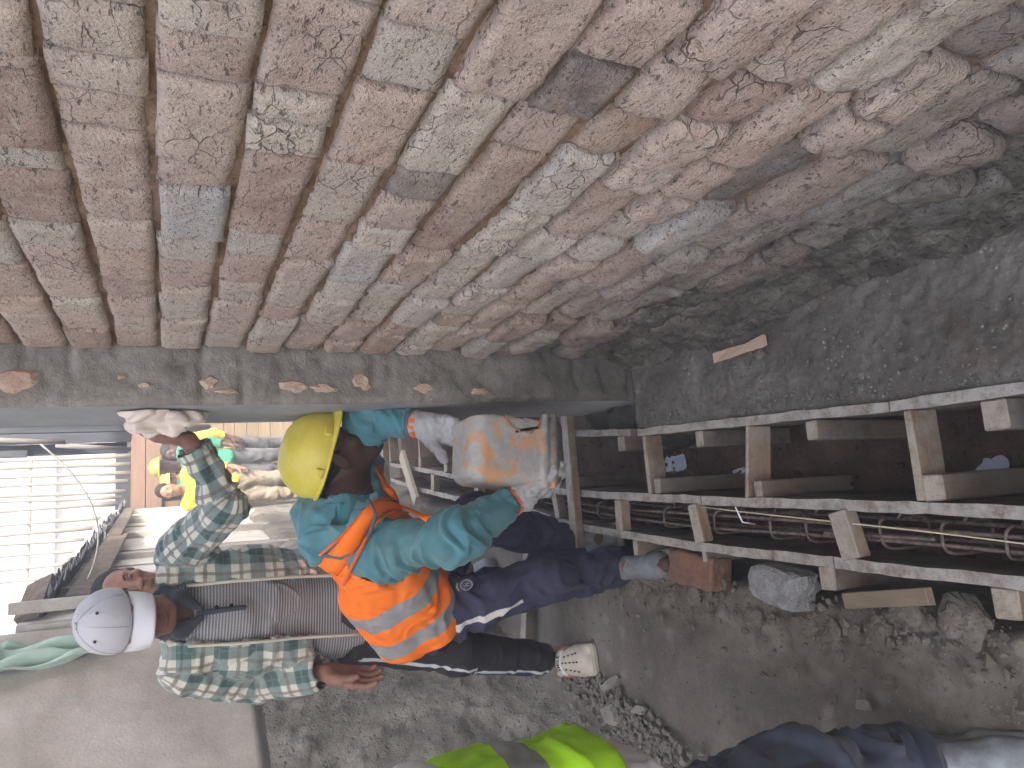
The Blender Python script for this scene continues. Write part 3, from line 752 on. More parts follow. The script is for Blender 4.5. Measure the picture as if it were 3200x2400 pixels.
# eave of rusted corrugated sheets over the board wall, ragged edge, seen along its length
M_SHEET = m_rough('old_roof_sheet', [(0, (.09, .095, .11)), (.6, (.16, .165, .18)), (1, (.28, .28, .28))], 6, 60, .4, .004)
def sheet(t0, t1, z0, z1, out0, out1, n, ragged, name, mat):
    P, Q, a, b = grid((0, 0, 0), (1, 0, 0), (0, 1, 0), n, 14)
    tt = t0+(t1-t0)*a; o0 = out0+(out1-out0)*a; zz = z0+(z1-z0)*a
    off = -.35+(o0+.35)*b
    off += (b > .95)*ragged*(.5*((np.arange(len(a))//14) % 3)-.5+.6*vn(np.stack([a*60, a*0, a*0], 1), 1, 4))
    V = np.stack([S0[0]+SD_[0]*tt+SN[0]*off, S0[1]+SD_[1]*tt+SN[1]*off, zz+.17*(1-b)+.012*np.sin(tt*2*math.pi/.075)], 1)
    o = arr_obj(name, V, Q, mat, eave); md = o.modifiers.new('thick', 'SOLIDIFY'); md.thickness = .006
eave = empty('sheet_eave', tuple(along(1.5, 0, 1.85)), 'dark ragged corrugated eave jutting from the top of the white board house', 'eave')
sheet(.15, 3.4, 1.90, 1.86, .12, .12, 260, .05, 'corrugated_sheet', M_SHEET)
sheet(2.3, 4.9, 1.84, 1.83, .10, .12, 200, .05, 'corrugated_sheet', M_SHEET)
beam('eave_board', along(.2, .06, 1.80), along(2.4, .08, 1.76), .02, .13, M_FORM, eave)
beam('eave_board', along(2.3, .09, 1.78), along(4.6, .08, 1.77), .02, .09, M_FORM, eave)
pst = beam('roof_post', along(.02, .07, .74), along(.02, .07, 2.05), .05, .05, M_LIMEWOOD, None, up=(0, 1, 0))
tag(pst, 'weathered square timber post at the near corner of the white board house', 'post')
rl = beam('sloping_plank', at(62, 1330, 4.0), at(90, 1255, 4.25), .12, .03, M_FORM, eave, up=(0, -1, .3))

# ------------------------------------------------------------------ timber building across the end of the alley
YF = 9.6
M_BEAMR = m_wood('red_brown_timber', (.10, .06, .04), (.23, .145, .10), 'X', obj=True)
M_BOARDY = m_wood('yellow_brown_board', (.15, .115, .075), (.31, .245, .165), 'X')
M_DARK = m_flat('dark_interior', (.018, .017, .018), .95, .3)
sh = empty('timber_shed', tuple(at(600, 1000, YF)*np.array([1, 1, 0])), 'timber shed across the end of the alley with a wide dark doorway', 'shed')
def hb(name, x0, x1, ya, yb, mat, Y=YF, th=.08, par=None):
    A = at((x0+x1)/2, ya, Y); B = at((x0+x1)/2, yb, Y); h = abs(at(x0, ya, Y)[2]-at(x1, ya, Y)[2])
    A[2] = B[2] = (A[2]+B[2])/2
    return beam(name, A, B, th, h, mat, par or sh, bev=.004)
hb('lintel', 284, 314, 862, 1104, M_BEAMR, YF, .10); hb('lintel', 317, 350, 862, 1104, M_BEAMR, YF-.01, .10)
def vb(name, y0, y1, xa, xb, mat, Y=YF, th=.08, par=None):
    A = at(xa, (y0+y1)/2, Y); B = at(xb, (y0+y1)/2, Y); w = abs(at(xa, y0, Y)[0]-at(xa, y1, Y)[0]); B[0] = A[0]
    return beam(name, A, B, w, th, mat, par or sh, up=(0, 1, 0), bev=.004)
vb('door_post', 1083, 1104, 351, 660, M_BEAMR, YF+.02); vb('door_post', 905, 920, 351, 660, M_BOARDY, YF+.02)
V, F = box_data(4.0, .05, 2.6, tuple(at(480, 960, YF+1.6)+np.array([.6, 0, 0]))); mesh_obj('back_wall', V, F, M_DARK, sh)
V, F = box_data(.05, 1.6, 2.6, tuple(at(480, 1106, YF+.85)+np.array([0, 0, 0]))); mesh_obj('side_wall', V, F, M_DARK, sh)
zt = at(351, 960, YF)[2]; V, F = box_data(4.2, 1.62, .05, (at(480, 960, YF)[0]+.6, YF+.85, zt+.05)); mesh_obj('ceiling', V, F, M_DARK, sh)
x = 455; k = 0
while x < 640:    # horizontal boards right of the doorway
    h = rw.choice([24, 26, 28]); hb('shed_board', x, x+h-.7, 800, 985-(k % 3)*2, M_BOARDY, YF-.02+.006*(k % 2), .022); x += h; k += 1
x = 560; k = 0
while x < 640:
    h = 26; hb('shed_board', x, x+h-.7, 985, 1104, M_BOARDY, YF+.03+.006*(k % 2), .022); x += h; k += 1
vb('shed_post', 893, 905, 351, 470, M_BOARDY, YF-.03); vb('shed_post', 860, 872, 351, 640, M_BOARDY, YF-.05)
# sheet of white enamelled board leaning inside the doorway
bd = beam('leaning_board', at(362, 935, YF+.5), at(386, 920, YF+.5), .02, .16, M_PLANKW, None); tag(bd, 'small pale board leaning high inside the dark shed doorway', 'board')
# row of thin poles standing on the lintel
M_POLE = m_wood('peeled_pole', (.14, .13, .115), (.30, .28, .25), 'Z')
fe = empty('pole_screen', tuple(at(283, 1000, YF)), 'screen of thin peeled upright poles on top of the shed doorway', 'pole screen')
for j, (y, xb, r) in enumerate(((928, 284, .030), (945, 283, .024), (966, 281, .026), (984, 286, .027), (1003, 283, .026), (1021, 284, .025), (1039, 277, .024), (1061, 271, .026), (1074, 262, .022), (1087, 255, .028), (1118, 235, .022), (1139, 215, .026), (1164, 195, .022), (1188, 190, .022), (1215, 180, .022), (1243, 175, .02))):
    A = at(xb, y, YF+.02*(j % 2)); B = A+np.array([rw.uniform(-.05, .05), .1, 2.6])
    ph = rw.random()*6
    pts = [A+(B-A)*t+np.array([.02*math.sin(4*t+ph)*t, 0, 0]) for t in np.linspace(0, 1, 12)]
    tube('pole', pts, [r*(1-.35*t)*(1+.12*math.sin(9*t+ph)) for t in np.linspace(0, 1, 12)], M_POLE, fe, 8)
hb('cross_rail', 60, 68, 930, 1250, M_POLE, YF+.06, .04, fe)
# pale building behind the screen
M_PALE = m_flat('pale_wall_paint', (.78, .77, .74), .9, .05); M_SHADEP = m_flat('grey_wall_paint', (.34, .36, .40), .8, .1)
pb = empty('pale_building', tuple(at(400, 1000, 17)*np.array([1, 1, 0])), 'pale building with a grey balcony band behind the pole screen', 'building')
YB = 17.
def slab_(name, x0, x1, ya, yb, mat, Y, th):
    A = at(x1, ya, Y); B = at(x0, yb, Y); V, F = box_data(abs(A[0]-B[0]), th, abs(A[2]-B[2]), tuple((A+B)/2)); mesh_obj(name, V, F, mat, pb)
slab_('wall', -260, 420, 1290, 905, M_PALE, YB+.3, .4)
slab_('balcony_band', 86, 118, 1290, 900, M_SHADEP, YB, .5)
slab_('balcony_band', -60, -30, 1290, 900, M_SHADEP, YB, .5)
for y in (950, 1010, 1075, 1150, 1215): slab_('window', 210, 262, y+16, y-10, M_SHADEP, YB+.06, .08)
for y in (990, 1128, 1185): slab_('window', 8, 50, y+12, y-10, M_SHADEP, YB+.06, .08)
# dark board building at the right beyond the corner of the brick house
nb_ = empty('dark_shed', tuple(at(200, 930, 6.2)*np.array([1, 1, 0])), 'dark weathered shed wall beyond the corner of the brick house', 'shed')
M_DARKW = m_wood('dark_board', (.045, .05, .06), (.11, .12, .14), 'Z')
for (y0, y1, x0, Y) in ((990, 972, 60, 6.0), (978, 955, 275, 6.05), (955, 932, 284, 6.0), (932, 908, 284, 6.05), (908, 880, 290, 6.0), (880, 850, 290, 6.05), (850, 815, 290, 6.0)):
    A = at(x0, (y0+y1)/2, Y); B = A+np.array([0, 0, 2.4]); w = abs(at(x0, y0, Y)[0]-at(x0, y1, Y)[0])
    beam('wall_board', A, B, w-.004, .03, M_DARKW, nb_, up=(0, 1, 0), jit=.006)
A = at(284, 925, 5.96); tube('rail', [at(283, 970, 5.95), at(120, 962, 5.95)], .016, M_POLE, nb_); tube('rail', [at(140, 955, 5.94), at(-20, 950, 5.94)], .016, M_POLE, nb_)
beam('shed_leg', (at(300, 860, 6.1)[0], 6.1, -.02), (at(290, 860, 6.1)[0], 6.1, at(290, 860, 6.1)[2]), .1, .1, M_DARKW, nb_, up=(0, 1, 0))
# slack cable from the dark shed to the eave
p0, p1, p2 = at(88, 960, 5.5), at(205, 1110, 5.0), at(168, 1290, 4.4)
pts = [p0*(1-t)**2+(2*p1-.5*(p0+p2))*2*t*(1-t)+p2*t*t for t in np.linspace(0, 1, 24)]
tag(tube('cable', pts, .006, M_LIMEWOOD, None, 6), 'slack pale cable hanging across the alley in front of the poles', 'cable')

# ------------------------------------------------------------------ loose things on the ground
def rock(name, c, r, seed, mat, label, cat, rot=0, rough=.25, boxy=.0, group=None):
    P = []; n, m = 22, 14
    V = [np.array([0, 0, 1.])]; F = []
    for i in range(1, m):
        for j in range(n):
            th = math.pi*i/m; ph = 2*math.pi*j/n; V.append(np.array([math.sin(th)*math.cos(ph), math.sin(th)*math.sin(ph), math.cos(th)]))
    V.append(np.array([0, 0, -1.])); V = np.array(V)
    for j in range(n): F.append((0, 1+j, 1+(j+1) % n)); F.append((len(V)-1, 1+(m-2)*n+(j+1) % n, 1+(m-2)*n+j))
    for i in range(m-2):
        for j in range(n): F.append((1+i*n+j, 1+(i+1)*n+j, 1+(i+1)*n+(j+1) % n, 1+i*n+(j+1) % n))
    if boxy: V = V/np.power((np.abs(V)**(2+boxy*6)).sum(1, keepdims=True), 1/(2+boxy*6))
    V = V*(1+rough*fbm(V+seed*7, 1.4, 4, seed)[:, None]*1.6)
    V = V*np.array(r) @ rotm(0, 0, rot).T + np.array(c)
    o = mesh_obj(name, V, F, mat, smooth=False); tag(o, label, cat, group); return o
M_ROCK = m_rough('dusty_rubble', [(0, (.095, .083, .068)), (.5, (.145, .131, .111)), (1, (.215, .20, .175))], 18, 70, .9, .008)
M_GREYROCK = m_rough('blue_grey_stone', [(0, (.16, .165, .17)), (.5, (.26, .27, .28)), (1, (.40, .41, .42))], 25, 90, .9, .008)
M_REDB = m_rough('red_clay_block', [(0, (.105, .07, .055)), (.5, (.165, .10, .075)), (1, (.26, .13, .085))], 12, 80, .5, .004)
b0 = atz(1530, 1233, .03)
S = SDF(.004); S.bx(b0+np.array([.004, .03, .008]), (.048, .095, .040), rotm(3, 4, -8), .010); V, Q = S.mesh(); V = V+vnormals(V, Q)*(.006*fbm(V, 25, 4, 3)+.003*fbm(V, 80, 2, 5))[:, None]
tag(arr_obj('loose_brick', V, Q, M_REDB), 'red clay brick lying against the outside of the formwork', 'brick')
c = atz(1695, 1265, .04); rock('concrete_chunk', c, (.05, .085, .045), 3, M_GREYROCK, 'large pale grey concrete chunk beside the formwork stake', 'concrete chunk', -10, .18, .5)
A = atz(1828, 1298, .055); B = atz(2010, 1288, .065)
tag(beam('timber_offcut', A, B, .034, .020, m_wood('yellowish_offcut', (.15, .12, .08), (.27, .225, .16), 'Y'), None, bev=.002), 'yellowish timber offcut lying by the outer formwork board', 'timber offcut')
A = atz(1125, 1480, .035); B = atz(1128, 1150, .035)
tag(beam('timber_batten', (-.68, 3.12, .05), (-.05, 3.0, .03), .05, .04, M_STAKE, None), 'pale batten lying across the path behind the clog', 'batten')
A = atz(1545, 772, .108); B = atz(1655, 740, .108)
V, F = beam_data(A, B, .026, .010, jit=.004, seg=3); V = np.array(V); V[-4:, 0] += .004
tag(mesh_obj('wood_chip', V, F, m_wood('fresh_split_wood', (.38, .27, .19), (.60, .47, .36), 'Y')), 'flat splinter of fresh wood lying on the dark concrete strip', 'wood splinter')
M_SLATE = m_rough('broken_render_slab', [(0, (.17, .162, .145)), (1, (.31, .298, .27))], 14, 60, .5, .004)
def flake(dx, dy, L, W, T, rot, label, tilt=8, seed=0):
    n = 9; rg = np.random.default_rng(seed); a = np.sort(rg.uniform(0, 2*math.pi, n)); q = rg.uniform(.7, 1.1, n)
    r = np.stack([np.cos(a)*q*W/2, np.sin(a)*q*L/2], 1)
    V = [(x, y, T/2) for x, y in r]+[(x*1.04, y*1.04, -T/2) for x, y in r]
    F = [tuple(range(n)), tuple(range(2*n-1, n-1, -1))]+[(i, n+i, n+(i+1) % n, (i+1) % n) for i in range(n)]
    V = np.array(V) @ rotm(tilt, tilt*.6, rot).T + atz(dx, dy, .02)+np.array([0, 0, .006])
    tag(mesh_obj('render_flake', V, F, M_SLATE), label, 'plaster flake')
flake(1330, 1545, .14, .075, .014, 10, 'largest flat flake of broken grey render in front of the clog', 14, 4)
flake(1322, 1478, .10, .04, .02, 40, 'narrow flake of render standing beside the big flat flake', 30, 7)
flake(1382, 1535, .08, .04, .012, 10, 'small flake of render on the path farthest out from the clog', 10, 9)
flake(1870, 1525, .055, .03, .004, 5, 'tiny white torn scrap on the trodden path', 2, 12)
k = 0
for (dx, dy, r, lab) in ((1325, 1235, .035, 'earth clod right beside the shoe of the bending man'), (1370, 1255, .04, 'crumbly earth clod in front of the bending man\'s shoe'), (1500, 1285, .03, 'round clod on the path side of the loose red brick'), (1630, 1335, .035, 'pale half-round lump of dried mortar on the path edge'),
                         (1740, 1345, .03, 'knobbly mortar lump between the grey concrete chunk and the yellowish offcut'), (1800, 1365, .028, 'knobbly mortar lump on the path side of the yellowish offcut'), (1900, 1360, .025, 'small rough clod on the path farther out than the yellowish offcut'), (2080, 1340, .045, 'dark flat clod near the last outer stake'), (1960, 1310, .035, 'grey clod at the end of the yellowish offcut'), (1640, 765, .016, 'smooth grey pebble beside the wood splinter')):
    zz = .108 if dy < 900 else .03
    c = atz(dx, dy, zz); rock('pebble' if dy < 900 else 'clod', c, (r, r*1.1, r*.7), 20+k, M_ROCK, lab, 'pebble' if dy < 900 else 'clod', k*40, .45 if dy > 900 else .1); k += 1
# crumbs of earth, gravel and mortar nobody could count
def scatter(name, n, fn, rmin, rmax, mat, seed):
    rg = np.random.default_rng(seed); V = []; F = []; o = 0
    ico = np.array([(0,0,1),(.894,0,.447),(.276,.851,.447),(-.724,.526,.447),(-.724,-.526,.447),(.276,-.851,.447),(.724,.526,-.447),(-.276,.851,-.447),(-.894,0,-.447),(-.276,-.851,-.447),(.724,-.526,-.447),(0,0,-1)])
    fi = [(0,1,2),(0,2,3),(0,3,4),(0,4,5),(0,5,1),(1,6,2),(2,7,3),(3,8,4),(4,9,5),(5,10,1),(2,6,7),(3,7,8),(4,8,9),(5,9,10),(1,10,6),(6,11,7),(7,11,8),(8,11,9),(9,11,10),(10,11,6)]
    for _ in range(n):
        p = fn(rg)
        if p is None: continue
        r = rmin+(rmax-rmin)*rg.random()**3
        v = ico*rg.uniform(.6, 1.25, (12, 1))*r*np.array([rg.uniform(.7, 1.4), rg.uniform(.7, 1.4), rg.uniform(.5, .9)]) + np.array(p)
        V += list(v); F += [tuple(i+o for i in f) for f in fi]; o += 12
    tag(mesh_obj(name, V, F, mat), kind='stuff')
def g1(rg):
    y = rg.uniform(.5, 3.0); return (lx(LB, y)-.09-abs(rg.normal(0, .09)), y, .02+.02*rg.random())
scatter('earth_crumbs', 1500, g1, .002, .015, M_ROCK, 1)
def g2(rg):
    y = rg.uniform(.6, 2.0); x0 = lx(LC, y)+.02
    if rg.random() < .55: x = x0+abs(rg.normal(0, .035))
    else: x = rg.uniform(x0, .40)
    return (x, y, .097+.004*rg.random())
scatter('gravel_on_concrete', 1100, g2, .0010, .0046, m_rough('grey_grit', [(0, (.085, .083, .078)), (1, (.19, .187, .18))], 30, 90, .5, .003), 2)
def g3(rg):
    t = rg.random(); a_ = rg.normal(0, .05); p = np.array([-.62, 2.75])*(1-t)+np.array([-.80, 2.10])*t
    return (p[0]-abs(a_)*1.6+.05, p[1]+rg.normal(0, .09), .012+.022*rg.random())
scatter('mortar_rubble', 1500, g3, .002, .015, m_rough('dull_mortar_crumbs', [(0, (.12, .112, .098)), (1, (.235, .222, .198))], 30, 70, .6, .004), 3)
def g4(rg): return (rg.uniform(-1.2, -.3), rg.uniform(.7, 2.8), .008)
scatter('path_grit', 900, g4, .0012, .006, M_ROCK, 4)
def g5(rg):
    y = rg.uniform(.5, 3.0); return (rg.uniform(lx(LA, y)+.02, lx(LC, y)-.02), y, -.21)
scatter('trench_crumbs', 500, g5, .003, .012, M_TRENCH, 5)
# ------------------------------------------------------------------ people: bodies and clothes as implicit surfaces
def nrm(v): v = np.array(v, float); return v/np.linalg.norm(v)
def cutend(S, p, d, r=.12, h=.12, k=0):
    d = nrm(d); up = np.array([0, 0, 1.]) if abs(d[2]) < .9 else np.array([0, 1., 0])
    S.carve(np.array(p)+d*h, (r, h, r), frame(d, up), .002, kind='bx'); return S
def bone_uv(V, bones):
    """cloth coordinates: x around the limb, y along it, z which piece"""
    best = np.full(len(V), 1e9); uv = np.zeros((len(V), 3))
    for i, bn in enumerate(bones):
        a, b, r = np.array(bn[0], float), np.array(bn[1], float), bn[2]
        d = b-a; L = np.linalg.norm(d); d = d/L
        t = np.clip((V-a) @ d, 0, L); q = V-a-t[:, None]*d; dist = np.linalg.norm(q, axis=1)-r
        m = dist < best; best[m] = dist[m]
        ref = np.array(bn[3], float) if len(bn) > 3 else np.array([0, -1., .2])
        ref = nrm(ref-d*(ref @ d)); s = np.cross(d, ref)
        al = (V-a) @ d
        if len(bn) > 4 and bn[4]: u = (V-a) @ s
        else: u = np.arctan2(q @ s, q @ ref)*r
        uv[m] = np.stack([u, al, np.full(len(V), i*1.0)], 1)[m]
    return uv
def cloth(name, S, bones, mat, parent, fold=.004, fa=26, fr=7, seed=0, rel=1, extra=None):
    V, Q = S.mesh(); V = relax(V, Q, rel, .5)
    uv = bone_uv(V, bones); N = vnormals(V, Q)
    if fold:
        C = np.stack([uv[:, 0]*fr, uv[:, 1]*fa, uv[:, 2]*5+seed], 1)
        w = np.stack([vn(V, 9, seed+1), vn(V, 9, seed+2), V[:, 0]*0], 1)
        r1 = 1-2*np.abs(fbm(C+w*1.6, 1.0, 2, seed+3))*2.0; r1 = np.clip(r1, -1, 1); big = fbm(V, 7, 3, seed+7)
        r2 = 1-2*np.abs(fbm(C*np.array([1.6, .8, 1])+w, 1.0, 2, seed+13))
        disp = fold*(.62*r1+.38*r2-.5)*np.clip(.75+1.2*big, .12, 1.5) + fold*.8*fbm(V, 12, 3, seed+5)
        V = V+N*disp[:, None]
    if extra is not None: V = extra(V, N, uv)
    return arr_obj(name, V, Q, mat, parent, uv=uv)
def skin_mat(name, c):
    g = G(name); P = g.obj(); c = np.array(c)
    n = g.noise(P, 28, 4, .6)
    col = g.mix(g.lin(n, .3, .7), tuple(c*.72), tuple(np.minimum(c*1.25, 1)))
    g.b.inputs['Specular IOR Level'].default_value = .4
    g.b.inputs['Subsurface Weight'].default_value = .05
    g.b.inputs['Subsurface Radius'].default_value = (.01, .004, .002)
    return g.out(col, .55, g.bump(g.noise(P, 190, 3, .6), .25, .002))
def head(S, c, f, u, sc=1.0):
    R = frame(f, u); r, f, u = R[:, 0], R[:, 1], R[:, 2]
    def p(x, y, z): return np.array(c)+sc*(r*x+f*y+u*z)
    S.el(p(0, -.010, .035), np.array((.074, .094, .084))*sc, R, k=.02)
    S.el(p(0, .026, -.030), np.array((.056, .062, .070))*sc, R, k=.03)
    S.rc(p(-.022, .058, -.088), p(.022, .058, -.088), .020*sc, k=.03)
    S.rc(p(0, .086, .018), p(0, .107, -.020), .008*sc, .013*sc, k=.012)
    S.el(p(-.013, .092, -.024), np.array((.010, .012, .008))*sc, R, k=.008); S.el(p(.013, .092, -.024), np.array((.010, .012, .008))*sc, R, k=.008)
    S.rc(p(-.040, .070, .034), p(.040, .070, .034), .013*sc, k=.016)
    for s in (-1, 1):
        S.el(p(s*.042, .060, -.018), np.array((.022, .022, .020))*sc, R, k=.02)
        S.el(p(s*.076, -.008, .0), np.array((.008, .018, .031))*sc, R, k=.008)
        S.carve(p(s*.032, .092, .013), p(s*.030, .094, .013), .012*sc, kind='rc', k=.004)
        S.pr.append(('el', p(s*.031, .073, .012), np.array((.014, .013, .012))*sc, R, 0, .004))
    S.el(p(0, .088, -.046), np.array((.025, .012, .0075))*sc, R, k=.006); S.el(p(0, .086, -.060), np.array((.022, .012, .0085))*sc, R, k=.006)
    return p
def hand(S, w, d, n, side, curl=(.35, .35, .3), sc=1.0, spread=.10, thumb=(.55, .75, .35), tc=.3):
    """w wrist, d direction of the fingers, n the way the palm faces, side +1 or -1 for the thumb"""
    d = nrm(d); n = np.array(n, float); n = nrm(n-d*(n @ d)); s = np.cross(d, n)*side
    offs = (.030, .010, -.010, -.028); lens = (.068, .077, .071, .055)
    kn = []
    for o, L in zip(offs, lens):
        K = np.array(w)+sc*(d*(.088-.25*abs(o-.004))+s*o)
        S.rc(np.array(w)+sc*(d*.012+s*o*.55), K, .0155*sc, .0115*sc, k=.012)
        ang = 0; P0 = K; fd = nrm(d+s*o*spread*30*.1)
        for j, (q, r) in enumerate(((.45, .0098), (.31, .0088), (.24, .0078))):
            ang += curl[j]; v = fd*math.cos(ang)+n*math.sin(ang); P1 = P0+v*L*q*sc
            S.rc(P0, P1, r*sc*1.03, r*sc*.92, k=.003); P0 = P1
        kn.append(K)
    T0 = np.array(w)+sc*(d*.022+s*.022+n*.006); tv = nrm(d*thumb[0]+s*thumb[1]+n*thumb[2]); T1 = T0+tv*.042*sc
    tv2 = nrm(tv*math.cos(tc)+(d*.5+n*.6-s*.25)*math.sin(tc)); T2 = T1+tv2*.030*sc; T3 = T2+nrm(tv2+n*.25)*.024*sc
    S.rc(T0, T1, .017*sc, .0125*sc, k=.014); S.rc(T1, T2, .0115*sc, .0105*sc, k=.004); S.rc(T2, T3, .0105*sc, .0085*sc, k=.003)
    return kn
def foot(S, ank, toe, h=.035):
    a = np.array(ank, float); t = np.array(toe, float); d = nrm(np.array([t[0]-a[0], t[1]-a[1], 0])); hl = np.array([a[0], a[1], h])-d*.045
    S.rc(a, hl, .038, .034, k=.02); S.rc(np.array([a[0], a[1], h+.02])+d*.02, np.array([t[0], t[1], h*.8])-d*.03, .036, .028, k=.03)

# ---- cloth materials
def m_cloth(name, c, var=.12, weave=900, rough=.9, dirt=None, bump=.12):
    g = G(name); P = g.obj(); c = np.array(c)
    n = g.noise(P, 9, 4, .6); col = g.mix(g.lin(n, .3, .7), tuple(c*(1-var)), tuple(np.minimum(c*(1+var), 1)))
    if dirt is not None:
        d = g.lin(g.noise(g.vadd(P, (5., 3., 2.)), 7, 5, .7), .5, .68); col = g.mix(g.math('MULTIPLY', d, .55), col, dirt)
    g.b.inputs['Sheen Weight'].default_value = .15
    return g.out(col, rough, g.bump(g.noise(P, weave*.35, 2, .6), bump, .001))
def m_plaid():
    g = G('green_check_flannel'); x, y, z = g.sep(g.attr('cuv'))
    def band(t, per, ofs=0.0):
        f = g.math('FRACT', g.math('ADD', g.math('DIVIDE', t, per), ofs))
        dark = g.ramp(f, [(0, 1), (.44, 0)], 'CONSTANT')
        line = g.math('MULTIPLY', g.math('GREATER_THAN', f, .655), g.math('LESS_THAN', f, .765))
        line2 = g.math('MULTIPLY', g.math('GREATER_THAN', f, .19), g.math('LESS_THAN', f, .235))
        return dark, line, line2
    d1, l1, m1 = band(x, .088, .31); d2, l2, m2 = band(y, .098, .1)
    GREEN = (.036, .085, .083); MID = (.165, .23, .22); CREAM = (.52, .53, .46); BROWN = (.135, .105, .09)
    a = g.mix(d1, CREAM, MID); b = g.mix(d1, MID, GREEN)
    col = g.mix(d2, a, b)
    col = g.mix(g.math('MULTIPLY', l1, .72), col, BROWN); col = g.mix(g.math('MULTIPLY', l2, .72), col, BROWN)
    col = g.mix(g.math('MULTIPLY', g.math('MAXIMUM', m1, m2), .25), col, (.25, .30, .28))
    n = g.noise(g.obj(), 7, 4, .6); col = g.mix(g.lin(n, .4, .75, 0, .25), col, (.30, .31, .28))
    g.b.inputs['Sheen Weight'].default_value = .2
    return g.out(col, .95, g.bump(g.noise(g.obj(), 400, 2, .6), .15, .001))
def m_knit():
    g = G('grey_ribbed_knit'); x, y, z = g.sep(g.attr('cuv'))
    r = g.math('SINE', g.math('MULTIPLY', y, 2*math.pi/.0085)); q = g.math('SINE', g.math('MULTIPLY', x, 2*math.pi/.010))
    f = g.math('ADD', g.math('MULTIPLY', r, .34), g.math('MULTIPLY', g.math('MULTIPLY', q, r), .16)); f = g.math('ADD', f, .5)
    col = g.ramp(f, [(.1, (.070, .075, .085)), (.5, (.20, .21, .225)), (.9, (.40, .415, .43))])
    n = g.noise(g.obj(), 6, 3, .6); col = g.mix(g.lin(n, .4, .75, 0, .25), col, (.22, .19, .18))
    return g.out(col, .9, g.bump(f, .4, .002))
def m_vest(name, base, bands, band_col=(.29, .30, .315), edge=None):
    g = G(name); x, y, z = g.sep(g.attr('cuv')); P = g.obj()
    n = g.noise(P, 8, 5, .65); base = np.array(base)
    col = g.mix(g.lin(n, .32, .7), tuple(base*.86), tuple(np.minimum(base*1.1, 1)))
    col = g.mix(g.math('MULTIPLY', g.lin(g.noise(g.vadd(P, (3., 3., 3.)), 10, 5, .7), .58, .7), .22), col, (.25, .16, .10))
    t = g.math('ADD', y, g.math('MULTIPLY', g.math('SUBTRACT', g.noise(P, 5, 2, .5), .5), .012))
    for a, b in bands:
        m = g.math('MULTIPLY', g.math('GREATER_THAN', t, a), g.math('LESS_THAN', t, b))
        bc = g.mix(g.lin(g.noise(P, 16, 4, .6), .35, .65), tuple(np.array(band_col)*.78), band_col)
        col = g.mix(m, col, bc)
    return g.out(col, .75, g.bump(g.noise(P, 350, 2, .6), .12, .001))
SK_DARK = skin_mat('deep_brown_skin', (.075, .040, .028)); SK_MID = skin_mat('brown_skin', (.235, .125, .09)); SK_TAN = skin_mat('tanned_skin', (.30, .16, .11))
M_HAIR = m_flat('black_hair', (.014, .012, .012), .7, .3, 60, bump=.8, bscale=220)
M_EYE = m_flat('eye_white', (.16, .13, .115), .25, .02, bump=0.0); M_IRIS = m_flat('dark_iris', (.02, .012, .01), .15, .02, bump=0.0)
def ball(name, c, r, mat, par, R=None):
    P = SDF(min(r)*.35, .004).el(c, r, R); V, Q = P.mesh(); return arr_obj(name, V, Q, mat, par)
M_BLACKHOLE = m_flat('dark_hole', (.012, .011, .010), .9, .1, bump=0.0)

# ================================================================== the man in the checked shirt
man = empty('person', (-.40, 2.68, 0), 'man in a green checked shirt and light grey cap, one hand raised to the pier', 'person')
hc = np.array([-.222, 2.475, 1.535]); hf = nrm((-.10, -.87, -.46)); hu = nrm((.02, -.46, .88))
NK = np.array([-.225, 2.555, 1.435]); SHL = np.array([-.052, 2.57, 1.405]); SHR = np.array([-.388, 2.58, 1.400])
ELL = at(482, 1092, 2.34); WRL = at(408, 950, 2.28)
ELR = at(545, 1472, 2.66); WRR = at(705, 1452, 2.50)
PEL = np.array([-.295, 2.63, .87]); HL = np.array([-.215, 2.63, .85]); HR_ = np.array([-.375, 2.63, .85])
KR = at(985, 1408, 2.64); AR = at(1178, 1422, 2.78); KL = at(985, 1300, 2.68); AL = at(1165, 1262, 2.86)
CH = np.array([-.235, 2.575, 1.245])
S = SDF(.0045)
hp = head(S, hc, hf, hu, .98)
S.rc(NK+np.array([0, .01, -.03]), hc+np.array([0, .02, -.05]), .056, .052, k=.03)
S.el(CH, (.125, .075, .17), k=.04); S.el(PEL+np.array([0, 0, .06]), (.12, .075, .13), k=.05)
S.chain([SHL, ELL, WRL], [.036, .032, .024], k=.03).chain([SHR, ELR, WRR], [.036, .032, .026], k=.03)
S.rc(SHL, SHR, .04, k=.05)
S.chain([HR_, KR, AR], [.06, .045, .034], k=.03).chain([HL, KL, AL], [.06, .045, .034], k=.03)
foot(S, AR, AR+np.array([.02, -.17, 0]), .04); foot(S, AL, AL+np.array([.05, -.17, 0]), .04)
hand(S, WRR, nrm(at(815, 1470, 2.45)-WRR), nrm((.80, -.58, .1)), 1, (.12, .42, .30), 1.12, thumb=(.75, .45, .55))
hw = WRL+nrm(np.array([.02, -.06, .06]))*.0
hand(S, WRL, nrm((.10, -.12, 1.0)), nrm((1, .0, .05)), 1, (.35, .6, .5), .98, thumb=(.6, .5, .5))
V, Q = S.mesh(); V = relax(V, Q, 1, .4); arr_obj('body', V, Q, SK_MID, man)
